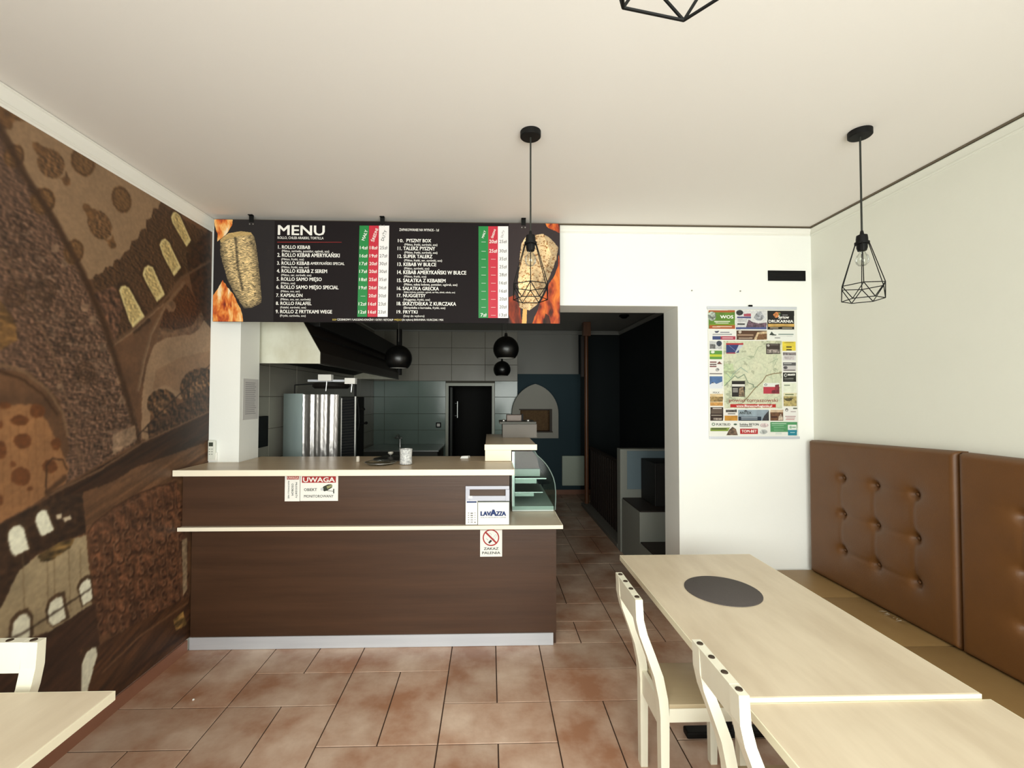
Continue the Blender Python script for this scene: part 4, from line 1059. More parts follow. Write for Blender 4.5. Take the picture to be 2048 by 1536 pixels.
for k in range(5):
    y = 682 + k * 41
    for (a, c, hgt) in ((322, 348, 12), (372, 414, 20 if k < 2 else 13), (440, 464, 8 if k < 4 else 20)):
        rect(pg, a, y, c, y + hgt, YS - .0050, YS - .0042)
mk('price_marks', pg, inkgrey, pc_, kind='stuff')

def zsgn(x, y, Y): p = onY(560 + x / 15.754, 940 + y / 15.754, Y); return (p[0], p[2])
YU = 3.0195
ws = thing('warning_sign', 'white and red UWAGA camera-monitoring sign stuck on the counter front', 'sign', (-1.14, YU, 1.0))
a, c = zsgn(640, 975, YU), zsgn(1838, 165, YU)
mk('plate', MB().box(a[0], c[0], YU - .003, YU, a[1], 1.1918), signw, ws)
a, c = zsgn(698, 400, YU), zsgn(1768, 195, YU)
mk('red_banner', MB().box(a[0], c[0], YU - .0038, YU - .003, a[1], c[1], .0003), red, ws)
L = Letters()
def puts(L, t, x0, x1, y0, y1, bold=.02, zf=zsgn, Y=YU):
    p = zf(x0, y1, Y); q = zf(x1, y0, Y); L.put(t, p[0], q[0], p[1], q[1], bold)
puts(L, 'UWAGA', 740, 1730, 225, 375, .035); L.build('lettering', inkw, f3y(YU - .0044), ws)
L = Letters(); puts(L, 'OBIEKT', 765, 1170, 570, 660, .02); puts(L, 'MONITOROWANY', 765, 1690, 775, 865, .012); L.build('lettering', inkd, f3y(YU - .0036), ws)
def pz(pts, y, zf=zsgn, Y=YU):
    q = [zf(p[0], p[1], Y) for p in pts]; return MB().add([(p[0], y, p[1]) for p in q], [tuple(range(len(q)))])
mk('camera_picture', pz([(1345, 560), (1380, 510), (1520, 450), (1620, 445), (1655, 470), (1650, 545), (1500, 640), (1400, 670), (1370, 640)], YU - .0036), mat('camera_ink', (44, 50, 36), .6), ws)
mk('camera_picture', pz([(1470, 510), (1640, 455), (1648, 520), (1500, 590)], YU - .0040), mat('camera_ink2', (150, 150, 104), .6), ws)
mk('camera_picture', pz(ell(1330, 600, 48, 50), YU - .0040), mat('lens_ink', (200, 206, 210), .5), ws)
mk('camera_picture', pz([(1480, 640), (1680, 655), (1680, 590), (1715, 590), (1715, 735), (1680, 735), (1680, 672), (1480, 655)], YU - .0036), inkd, ws)
ag = thing('age_notice', 'narrow white notice with sideways lettering left of the camera sign', 'sign', (-1.3, YU, 1.0))
a, c = zsgn(150, 985, YU), zsgn(632, 165, YU)
mk('plate', MB().box(a[0], c[0], YU - .002, YU, a[1], 1.1918), signw, ag)
mk('red_banner', pz([(222, 190), (605, 180), (600, 298), (222, 300)], YU - .0025), mat('faded_red', (172, 84, 78), .5), ag)
L = Letters(); puts(L, 'UWAGA', 245, 585, 205, 280, .03); L.build('lettering', mat('pink_ink', (240, 200, 190), .6), f3y(YU - .003), ag)
def sidew(L, t, cx, y0, y1, bold, hh):
    p = zsgn(cx, (y0 + y1) / 2, YU); ln_ = abs(zsgn(cx, y0, YU)[1] - zsgn(cx, y1, YU)[1])
    L.put(t, p[0] - ln_ / 2, p[0] + ln_ / 2, p[1], p[1], bold, rot=math.radians(-90), keep=hh)
L = Letters(); sidew(L, 'MŁODZIEŻY', 520, 385, 880, .014, .0105); sidew(L, 'OSOBOM', 400, 425, 800, .014, .0125); sidew(L, 'ALKOHOLU NIE', 280, 335, 890, .01, .009); L.build('lettering', inkd, f3y(YU - .003), ag)

YN = 3.1195
ns = thing('no_smoking_sign', 'small white no-smoking sign reading ZAKAZ PALENIA on the lower counter front', 'sign', (.013, YN, .6))
def zn(x, y, Y): p = onY(900 + x / 9.036, 950 + y / 9.036, Y); return (p[0], p[2])
a, c = zn(544, 1475, YN), zn(942, 990, YN)
mk('plate', MB().box(a[0], c[0], YN - .002, YN, a[1], min(c[1], .8275)), signw, ns)
ring = MB(); oc, ic = ell(740, 1130, 150, 152, 0, 40), ell(740, 1130, 128, 130, 0, 40)
q = [zn(*p, YN) for p in oc + ic]
ring.add([(p[0], YN - .0028, min(p[1], .8272)) for p in q], [(i, (i + 1) % 40, 40 + (i + 1) % 40, 40 + i) for i in range(40)])
mk('prohibition_ring', ring, red, ns)
mk('prohibition_bar', pz([(632, 1042), (655, 1022), (848, 1215), (826, 1236)], YN - .0031, zn, YN), red, ns)
cg = pz([(690, 1215), (735, 1165), (762, 1190), (712, 1240)], YN - .0025, zn, YN)
mk('cigarette_picture', cg, mat('cig_ink', (50, 30, 26), .6), ns)
c2 = MB()
for pts in ([(780, 1140), (820, 1075), (845, 1085), (800, 1170)],):
    for p_, q_ in zip(pts, pts[1:] + pts[:1]):
        A, B = zn(*p_, YN), zn(*q_, YN); c2.tube((A[0], YN - .0024, A[1]), (B[0], YN - .0024, B[1]), .0006, 4)
for p_, q_ in (((655, 1140), (690, 1175)), ((668, 1165), (690, 1175)), ((700, 1045), (740, 1060)), ((740, 1060), (748, 1095))):
    A, B = zn(*p_, YN), zn(*q_, YN); c2.tube((A[0], YN - .0024, A[1]), (B[0], YN - .0024, B[1]), .0007, 4)
mk('cigarette_picture', c2, inkd, ns, kind='stuff')
L = Letters(); puts(L, 'ZAKAZ', 612, 876, 1304, 1352, .03, zn, YN); puts(L, 'PALENIA', 582, 908, 1380, 1428, .03, zn, YN); L.build('lettering', inkd, f3y(YN - .0026), ns)

# remote control on the pillar, notice on the jamb
rm = thing('remote_control', 'white air-conditioner remote in a holder on the white pillar', 'remote control', (-1.99, YB, 1.24))
mk('holder', MB().box(-2.018, -1.956, YB - .016, YB - .001, 1.240, 1.300, .003), signw, rm)
rb_ = mk('body', MB().box(-2.012, -1.963, YB - .026, YB - .010, 1.252, 1.388, .005), mat('remote_white', (228, 230, 220), .4), rm)
mk('screen', MB().box(-2.005, -1.976, YB - .0272, YB - .026, 1.346, 1.374), mat('lcd', (64, 70, 60), .3), rb_)
bt = MB()
for i in range(3):
    for j in range(2): bt.box(-2.004 + j * .017, -1.994 + j * .017, YB - .0276, YB - .026, 1.322 - i * .018, 1.330 - i * .018)
mk('buttons', bt, mat('remote_grey', (170, 172, 164), .5), rb_, kind='stuff')
nt_ = thing('paper_notice', 'sheet of printed paper taped inside the opening on the left jamb', 'paper', (OL, 3.46, 1.53))
mk('sheet', MB().box(OL, OL + .001, 3.345, 3.560, 1.530, 1.835), mat('paper_grey', (206, 204, 202), .7), nt_)
pr = MB()
for k in range(17):
    z = 1.808 - k * .0145; l = .13 + .03 * random.random()
    pr.box(OL + .001, OL + .0014, 3.375, 3.375 + l, z - .005, z)
mk('print_lines', pr, mat('print_grey', (150, 148, 150), .7), nt_)
bxo = tag(mk('card_terminal', MB().box(XL + .009, XL + .045, 3.93, 4.09, 1.260, 1.530, .006), blackp, None, base=True), 'tall black box on the tiled left wall just behind the pillar', 'box')

# ------------------------------------------------------------------ kitchen: work table, kebab grill, hood
wt = thing('work_table', 'steel work table along the left kitchen wall carrying the kebab grill', 'table', (-1.58, 4.6, 0))
mk('top', MB().box(-2.0, -1.12, 3.62, 5.9, .86, .90, .004), steel, wt)
for x in (-1.97, -1.15):
    for y in (3.66, 5.86): mk('leg', MB().tube((x, y, 0), (x, y, .86), .02), steel, wt)
mk('lower_shelf', MB().box(-1.98, -1.14, 3.64, 5.88, .28, .30), steel, wt)
kg = thing('kebab_grill', 'upright kebab grill with foil-wrapped shields in the kitchen behind the counter', 'kebab grill', (-1.56, 4.2, .9))
mk('base', MB().box(-1.95, -1.17, 3.92, 4.55, .9005, .985, .006), steel, kg)
sp = MB(); N = 14
ptsA = [(-1.945 + .262 * i / N, 4.30 - .20 * math.sin(i / N * 1.5)) for i in range(N + 1)]
sp.add([(x, y, .985) for x, y in ptsA] + [(x, y, 1.730) for x, y in ptsA] + [(x, y + .012, .985) for x, y in ptsA] + [(x, y + .012, 1.730) for x, y in ptsA],
       [(i, i + 1, N + 2 + i, N + 1 + i) for i in range(N)] + [(2 * N + 2 + i, 3 * N + 3 + i, 3 * N + 4 + i, 2 * N + 3 + i) for i in range(N)] + [(N + 1 + i, N + 2 + i, 3 * N + 4 + i, 3 * N + 3 + i) for i in range(N)])
mk('side_shield', sp, mat('bluish_steel', (188, 206, 206), .35, .35), kg, True)
fo = MB(); N = 60
xs = [-1.676 + .318 * i / N for i in range(N + 1)]
def wav(i):
    x = i / N
    return 4.085 + .007 * math.sin(x * 22) * (math.sin(x * 5.7 + .4) ** 2) + .0015 * math.sin(x * 47)
R_ = 24
for k in range(R_ + 1):
    z = .985 + (1.722 - .985) * k / R_
    fo.v += [(xs[i] - .012 * (1 - k / R_) * (i / N) + .0015 * math.sin(k * 2.3 + i), wav(i) + .0012 * math.sin(i * .5 + k * 1.7) * (1 if k < 10 else .2) + .010 * (1 - k / R_) ** 2, z) for i in range(N + 1)]
fo.f = [(k * (N + 1) + i, k * (N + 1) + i + 1, (k + 1) * (N + 1) + i + 1, (k + 1) * (N + 1) + i) for k in range(R_) for i in range(N)]
mk('foil_shield', fo, foil, kg, 'all', label='crumpled aluminium foil wrapped over the shield')
mk('burner_housing', MB().box(-1.345, -1.20, 4.10, 4.34, .985, 1.700, .006), blackm, kg)
mk('burner_frame', MB().box(-1.338, -1.330, 4.088, 4.10, 1.0, 1.69).box(-1.214, -1.202, 4.080, 4.10, 1.0, 1.705), steel, kg)
for k in range(26):
    z = 1.02 + k * .0255
    mk('burner_slat', MB().add([(-1.330, 4.099, z), (-1.214, 4.099, z + .012), (-1.214, 4.090, z + .022), (-1.330, 4.090, z + .010)], [(0, 1, 2, 3)]), mat('burnt_steel', (52, 54, 58), .4, .6), kg)
mk('side_handle', MB().path([(-1.195, 4.09, 1.69), (-1.178, 4.08, 1.60), (-1.172, 4.08, 1.47), (-1.184, 4.09, 1.40)], .006), blackm, kg)
for z, l in ((1.58, .05), (1.455, .075)):
    mk('gas_tap', MB().tube((-1.20, 4.15, z), (-1.20 + l, 4.12, z + .008), .009).tube((-1.20 + l, 4.12, z + .008), (-1.20 + l + .012, 4.115, z + .012), .013), blackm, kg)
mk('spit_bearing', MB().lathe([(0, 1.78), (.15, 1.78), (.17, 1.80), (.16, 1.83), (0, 1.84)], (-1.50, 4.30, 0), 24), mat('grill_dark', (30, 26, 22), .5), kg, True)
mk('top_rail', MB().box(-1.62, -1.25, 4.04, 4.06, 1.835, 1.855, .003), alu, kg)
mk('support_bracket', MB().tube((-1.80, 4.2, 1.72), (-1.80, 4.2, 1.81), .005).tube((-1.80, 4.2, 1.81), (-1.55, 4.28, 1.83), .006), blackm, kg)
mk('support_bracket', MB().box(-1.24, -1.225, 4.15, 4.17, 1.70, 1.84), blackm, kg)
mk('spit_motor', MB().box(-1.508, -1.394, 3.985, 4.05, 1.841, 1.898, .003), signw, kg)
mk('spit_motor', MB().box(-1.277, -1.185, 3.985, 4.05, 1.815, 1.868, .003), signw, kg)
mk('motor_pin', MB().tube((-1.438, 4.01, 1.841), (-1.446, 4.01, 1.752), .006), steel, kg)
mk('motor_pin', MB().tube((-1.218, 4.01, 1.815), (-1.224, 4.01, 1.742), .006), steel, kg)

hd = thing('extractor_hood', 'stained steel extractor hood hanging along the left kitchen wall', 'extractor hood', (-1.7, 5.2, 1.965))
hy0, hy1 = 3.62, 6.72
hp = [(-2.012, 1.968), (-1.355, 1.966), (-1.355, 2.058), (-1.492, 2.300), (-2.012, 2.300)]
mk('end_panel', MB().prism(hp, 'y', hy0, hy0 + .012), hood_steel, hd, label='pale stained steel end panel')
mk('end_panel', MB().prism(hp, 'y', hy1 - .012, hy1), hood_steel, hd)
cn = MB(); cn.add([(-1.355, hy0 + .012, 1.968), (-1.355, hy1 - .012, 1.968), (-1.355, hy1 - .012, 2.058), (-1.355, hy0 + .012, 2.058), (-1.492, hy1 - .012, 2.30), (-1.492, hy0 + .012, 2.30)], [(0, 1, 2, 3), (3, 2, 4, 5)])
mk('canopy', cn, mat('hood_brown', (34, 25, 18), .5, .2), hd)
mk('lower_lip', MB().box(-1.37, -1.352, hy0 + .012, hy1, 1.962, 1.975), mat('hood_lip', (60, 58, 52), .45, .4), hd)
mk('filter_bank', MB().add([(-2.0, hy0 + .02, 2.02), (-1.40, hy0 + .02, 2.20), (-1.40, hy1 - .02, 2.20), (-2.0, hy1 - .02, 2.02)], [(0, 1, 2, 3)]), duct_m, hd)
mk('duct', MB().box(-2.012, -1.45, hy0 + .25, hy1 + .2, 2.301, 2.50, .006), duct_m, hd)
mk('drop_pipe', MB().tube((-1.36, 6.78, 2.03), (-1.36, 6.78, 2.72), .04, 12), duct_m, hd)

# wall switch, tap, dome lamps
swp = onY(877, 850, YK - .012)
sw = thing('wall_switch', 'small dark-framed switch on the pale tiled wall left of the dark doorway', 'switch', (swp[0], YK - .01, swp[2] - .05))
sf_ = mk('frame', MB().box(swp[0] - .045, swp[0] + .045, YK - .020, YK - .0085, swp[2] - .045, swp[2] + .045, .004), blackp, sw)
mk('rocker', MB().box(swp[0] - .026, swp[0] + .026, YK - .025, YK - .020, swp[2] - .026, swp[2] + .026, .003), signw, sf_)
so = onY(741, 890, 6.9)
ok_ = thing('wall_socket', 'black socket on the tiled left wall behind the grill', 'socket', (XL + .01, 6.9, so[2]))
mk('plate', MB().box(XL + .0085, XL + .03, 6.86, 6.96, so[2] - .045, so[2] + .045, .004), blackp, ok_)
mk('hole', MB().tube((XL + .03, 6.91, so[2]), (XL + .032, 6.91, so[2]), .02), blackm, ok_)
tp = onY(800, 905, 5.4)
sk = thing('sink_unit', 'dark sink cabinet standing at the far kitchen wall beyond the cup', 'sink', (-1.2, 5.4, 0))
mk('cabinet', MB().box(-1.95, -.80, 6.95, 7.86, 0, .86, .004), mat('sink_cabinet', (70, 70, 64), .5), sk)
mk('basin_rim', MB().box(-1.97, -.78, 6.93, 7.87, .861, .885, .004), steel, sk)
tpx = onY(800, 905, 7.4)
mk('tap', MB().tube((tpx[0], 7.4, .885), (tpx[0], 7.4, 1.02), .018).path([(tpx[0], 7.4, 1.02), (tpx[0] - .01, 7.3, 1.10), (tpx[0] - .03, 7.2, 1.05)], .014).tube((tpx[0] - .09, 7.4, 1.04), (tpx[0] + .04, 7.4, 1.03), .012), steel, sk)


def dome(px, py, Y, R, label):
    c = onY(px, py, Y); zc = ZK
    t = thing('dome_lamp', label, 'lamp', (c[0], Y, c[2] - R * .72), 'black dome pendant lamps in the kitchen')
    pr_o = [(R * math.cos(a), R * math.sin(a)) for a in np.linspace(math.radians(-46), math.radians(88), 16)]
    pr_i = [(x * .96, z * .96) for x, z in reversed(pr_o)]
    sh_ = mk('shade', MB().lathe(pr_o, c, 32), mat('black_lacquer', (10, 10, 10), .32), t, 'all')
    mk('shade_lining', MB().lathe(pr_i, c, 32), mat('lining_white', (236, 234, 226), .6), sh_, 'all')
    mk('bulb', MB().lathe([(0, -.045), (.02, -.04), (.028, -.02), (.022, .01), (.014, .03), (.014, .06)], c, 14), glass, t, 'all')
    mk('cap', MB().lathe([(0, R + .03), (.012, R + .03), (.016, R), (.02, R - .006)], c, 14), blackm, t, True)
    mk('cord', MB().tube((c[0], c[1], c[2] + R + .02), (c[0], c[1], zc - .02), .004, 8), mat('cord_grey', (70, 68, 64), .6), t)
    mk('canopy', MB().lathe([(0, zc - .03), (.045, zc - .03), (.05, zc - .001), (0, zc - .001)], (c[0], c[1], 0), 20), blackm, t, True)


dome(797, 717, 4.2, .125, 'black dome lamp hanging nearest the extractor hood')
dome(1012, 698, 4.35, .125, 'larger black dome lamp hanging beside the menu board right end')
dome(1004, 739, 6.5, .125, 'smaller-looking black dome lamp directly below the larger one over the doorway')

# ------------------------------------------------------------------ oven, radiator, passage
ov = thing('pizza_oven', 'white plastered oven front with pointed arch against the teal wall', 'oven', (.78, 7.8, .99))
ya, yb_ = 7.70, YK - .007
def arch(s=1.0):
    L_ = []
    x0_, x1_, zb, zs_, zt_ = .385, 1.182, .998, 1.42, 1.930
    cx_ = (x0_ + x1_) / 2
    w_, h_ = cx_ - x0_, zt_ - zs_; R_a = (w_ * w_ + h_ * h_) / (2 * w_); am = math.asin(min(1, h_ / R_a))
    for t in np.linspace(0, 1, 12): L_.append((x1_ - R_a + R_a * math.cos(am * t), zs_ + R_a * math.sin(am * t)))
    left = [(2 * cx_ - x, z) for x, z in reversed(L_[:-1])]
    return [(x0_, zb), (x1_, zb)] + L_ + left
A = arch()
ox0, ox1, oz0, oz1 = .524, 1.060, 1.118, 1.480
ab = MB(); cx_ = (.385 + 1.182) / 2
# facade with a real opening: ring of quads between outline and the opening rectangle
right = [(x, z) for x, z in A if x >= cx_ - 1e-6]; left = [(x, z) for x, z in A if x <= cx_ + 1e-6]
def strip(outer, inner, y):
    m = MB(); k = len(outer); m.add([(x, y, z) for x, z in outer] + [(x, y, z) for x, z in inner], [(i, i + 1, k + i + 1, k + i) for i in range(k - 1)]); return m
outer = A + [A[0]]
def proj_in(x, z):
    dx, dz = x - (ox0 + ox1) / 2, z - (oz0 + oz1) / 2
    s_ = max(abs(dx) / ((ox1 - ox0) / 2), abs(dz) / ((oz1 - oz0) / 2)); return ((ox0 + ox1) / 2 + dx / s_, (oz0 + oz1) / 2 + dz / s_)
dense = []
for (p, q) in zip(outer[:-1], outer[1:]):
    for t in np.linspace(0, 1, 7)[:-1]: dense.append((p[0] + (q[0] - p[0]) * t, p[1] + (q[1] - p[1]) * t))
dense.append(dense[0])
inner = [proj_in(*p) for p in dense]
fb = strip(dense, inner, ya)
k = len(dense)
fb.add([(x, ya, z) for x, z in dense] + [(x, yb_, z) for x, z in dense], [(i, i + 1, k + i + 1, k + i) for i in range(k - 1)])
fc_ = mk('facade', fb, mat('oven_plaster', (176, 174, 164), .8), ov)
op = MB()
for (a_, b_) in (((ox0, oz0), (ox1, oz0)), ((ox1, oz0), (ox1, oz1)), ((ox1, oz1), (ox0, oz1)), ((ox0, oz1), (ox0, oz0))):
    op.add([(a_[0], ya, a_[1]), (b_[0], ya, b_[1]), (b_[0], yb_, b_[1]), (a_[0], yb_, a_[1])], [(0, 1, 2, 3)])
op.add([(ox0, yb_ - .001, oz0), (ox1, yb_ - .001, oz0), (ox1, yb_ - .001, oz1), (ox0, yb_ - .001, oz1)], [(0, 1, 2, 3)])
mk('oven_mouth', op, mat('oven_brick', (120, 92, 58), .8, noise=((30, 30, 30), .6, (84, 60, 36))), ov)
mk('mouth_frame', MB().box(ox0 - .02, ox1 + .012, ya - .008, ya, oz1, oz1 + .02).box(ox1 - .03, ox1 + .012, ya - .008, ya, oz0, oz1).box(ox0, ox1 + .02, ya - .03, ya, oz0 - .02, oz0), mat('oven_iron', (60, 48, 36), .6), fc_)
rad = thing('wall_heater', 'pale flat wall heater low on the teal wall beside the wooden post', 'heater', (1.45, YK - .05, .16))
mk('panel', MB().box(1.266, 1.655, YK - .07, YK - .03, .160, .678, .012), mat('heater_white', (196, 208, 192), .5), rad)
mk('bracket', MB().box(1.32, 1.36, YK - .03, YK - .006, .25, .60).box(1.56, 1.60, YK - .03, YK - .006, .25, .60), blackm, rad)
po = thing('wooden_post', 'dark brown wooden post rising to the ceiling in the passage', 'post', (1.51, 7.0, .05))
wood_d = mat('dark_post_wood', (110, 70, 44), .4, noise=((20, 20, 3), .6, (80, 46, 28)))
mk('shaft', MB().lathe([(0, .052), (.034, .052), (.032, .9), (.030, 2.66), (0, 2.66)], (1.515, 7.0, 0), 16), wood_d, po, True)
mk('capital', MB().box(1.46, 1.575, 6.94, 7.06, 2.66, ZK - .001, .006), wood_d, po)
mk('side_board', MB().box(1.43, 1.475, 6.97, 7.03, 2.02, 2.66, .004), mat('dark_board', (40, 26, 18), .6), po)
sc_ = thing('slat_screen', 'low screen of dark upright slats on a grey floor beam along the passage', 'screen', (1.49, 6.0, 0))
mk('floor_beam', MB().box(1.440, 1.600, 5.07, 7.05, .001, .05, .004), mat('beam_grey', (118, 114, 106), .7), sc_)
for k in range(17):
    y = 5.16 + k * .108
    mk('slat', MB().box(1.560, 1.580, y, y + .06, .05, .90), mat('slat_brown', (38, 24, 15), .7), sc_)
mk('top_rail', MB().box(1.550, 1.590, 5.10, 6.98, .90, .94, .004), mat('slat_brown', (38, 24, 15), .7), sc_)
st_w = mat('step_white', (138, 140, 132), .7)
st_d = mat('step_tread', (46, 36, 30), .6)
sp_ = thing('step_block', 'two grey plastered steps with dark treads inside the passage', 'steps', (1.87, 4.4, 0))
mk('upper_step', MB().box(1.455, 2.295, 4.342, 4.93, .001, .588), st_w, sp_)
mk('lower_step', MB().box(1.455, 2.295, 3.78, 4.341, .001, .292), st_w, sp_)
mk('tread', MB().box(1.462, 2.295, 4.336, 4.925, .588, .600, .002), st_d, sp_)
mk('tread', MB().box(1.462, 2.295, 3.772, 4.340, .292, .304, .002), st_d, sp_)
pp = thing('parapet_wall', 'grey half-height wall with bluish panel behind the steps', 'wall', (1.87, 5.0, 0))
mk('core', MB().box(1.440, 2.295, 4.935, 5.06, .001, 1.13, .006), st_w, pp)
mk('panel', MB().box(1.515, 2.295, 4.925, 4.935, .69, 1.11, .003), mat('blue_grey_panel', (104, 122, 130), .5), pp)
bxk = tag(mk('dark_cabinet', MB().box(1.665, 2.28, 4.50, 4.915, .6015, 1.035, .006).box(1.68, 1.97, 4.494, 4.50, .62, 1.015).box(1.98, 2.265, 4.494, 4.50, .62, 1.015), mat('near_black_wood', (18, 16, 14), .6), None, base=True), 'near-black box sitting on the upper step against the parapet', 'cabinet')
sd = onZ(1248, 630, ZK)
smk = thing('smoke_detector', 'small black dome on the kitchen ceiling above the passage', 'detector', (sd[0], sd[1], ZK - .04))
mk('base', MB().lathe([(0, ZK - .001), (.07, ZK - .001), (.07, ZK - .02), (.0, ZK - .02)], (sd[0], sd[1], 0), 22), blackp, smk, True)
mk('dome', MB().lathe([(.055, ZK - .02), (.05, ZK - .035), (.03, ZK - .048), (0, ZK - .052)], (sd[0], sd[1], 0), 22), blackm, smk, 'all')

# ------------------------------------------------------------------ geometric pendants
def pendant(x, y, label, rot=0.0):
    t = thing('pendant_light', label, 'pendant lamp', (x, y, 2.13), 'black wire-cage pendants over the dining room')
    mk('canopy', MB().lathe([(0, ZC - .028), (.046, ZC - .028), (.050, ZC - .024), (.050, ZC - .0005), (0, ZC - .0005)], (x, y, 0), 32), blackp, t, True)
    mk('cord', MB().tube((x, y, 2.49), (x, y, ZC - .026), .0042, 10), mat('cord_dark', (34, 36, 30), .7), t)
    sk_ = mk('socket', MB().lathe([(0, 2.500), (.006, 2.500), (.009, 2.484), (.022, 2.478), (.024, 2.462), (.024, 2.448), (.030, 2.446), (.030, 2.436), (.022, 2.434), (.022, 2.418), (.018, 2.404), (0, 2.404)], (x, y, 0), 20), blackp, t, True)
    mk('bulb', MB().lathe([(.011, 2.404), (.014, 2.392), (.024, 2.378), (.028, 2.362), (.025, 2.345), (.015, 2.333), (0, 2.329)], (x, y, 0), 20), glass, sk_, 'all')
    Ru, Rl, zu, zl_ = .092, .082, 2.235, 2.168
    up_ = [(x + Ru * math.cos(rot + k * math.pi / 3), y + Ru * math.sin(rot + k * math.pi / 3), zu) for k in range(6)]
    lo_ = [(x + Rl * math.cos(rot + (k + .5) * math.pi / 3), y + Rl * math.sin(rot + (k + .5) * math.pi / 3), zl_) for k in range(6)]
    r = .0021
    for k in range(6):
        a = rot + k * math.pi / 3
        mk('strut', MB().tube((x + .029 * math.cos(a), y + .029 * math.sin(a), 2.441), up_[k], r, 6), blackm, t)
    mk('upper_ring', MB().path(up_ + up_[:1], r, 6), blackm, t)
    mk('lower_ring', MB().path(lo_ + lo_[:1], r, 6), blackm, t)
    lat = MB()
    for k in range(6):
        lat.tube(up_[k], lo_[k], r, 6); lat.tube(up_[k], lo_[k - 1], r, 6)
    mk('cage_lattice', lat, blackm, t)


pendant(.195, 2.140, 'black wire-cage pendant hanging in front of the menu board', math.radians(25))
pendant(1.782, 2.085, 'black wire-cage pendant hanging near the right wall over the table', math.radians(-8))
pendant(.213, .462, 'nearest wire-cage pendant cut off by the top edge of the picture', math.radians(41))

# ------------------------------------------------------------------ dining tables
def table(x0, x1, y0, y1, zt, label, peds):
    t = thing('dining_table', label, 'table', ((x0 + x1) / 2, (y0 + y1) / 2, 0))
    mk('tabletop', MB().box(x0 + .004, x1 - .004, y0 + .004, y1 - .004, zt - .030, zt, .002), tablewood, t)
    e = MB()
    e.box(x0, x1, y0, y0 + .0045, zt - .030, zt - .0006, .001); e.box(x0, x1, y1 - .0045, y1, zt - .030, zt - .0006, .001)
    e.box(x0, x0 + .0045, y0 + .004, y1 - .004, zt - .030, zt - .0006, .001); e.box(x1 - .0045, x1, y0 + .004, y1 - .004, zt - .030, zt - .0006, .001)
    mk('edge_band', e, tableedge, t)
    cx, cy = (x0 + x1) / 2, (y0 + y1) / 2
    for yy in peds:
        pd_ = mk('pedestal', MB().tube((cx, yy, .05), (cx, yy, zt - .04), .035, 16), blackm, t)
        mk('foot', MB().box(cx - .20, cx + .20, yy - .028, yy + .028, .004, .036, .008), blackm, pd_)
        mk('mounting_plate', MB().box(cx - .16, cx + .16, yy - .05, yy + .05, zt - .040, zt - .0305), blackm, t)
    return t


table(.786, 1.583, 1.422, 2.712, .750, 'pale wooden dining table with a round grey placemat at the brown bench', (2.27, 1.66))
table(.806, 1.606, .16, 1.417, .737, 'slightly lower pale table pushed against the near end of the mat table', (1.10, .45))
table(-1.99, -1.207, .30, 1.512, .750, 'pale table corner at the bottom left beside the mural', (1.06, .55))
pmn = MB(); nn = 48
prf = [(0, .7545), (.172, .7545), (.175, .753), (.175, .7505), (0, .7505)]
pmo = tag(mk('placemat', MB().lathe(prf, (1.147, 2.203, 0), nn), matm, None, True, base=True), 'round dark grey woven placemat lying on the pale table', 'placemat')

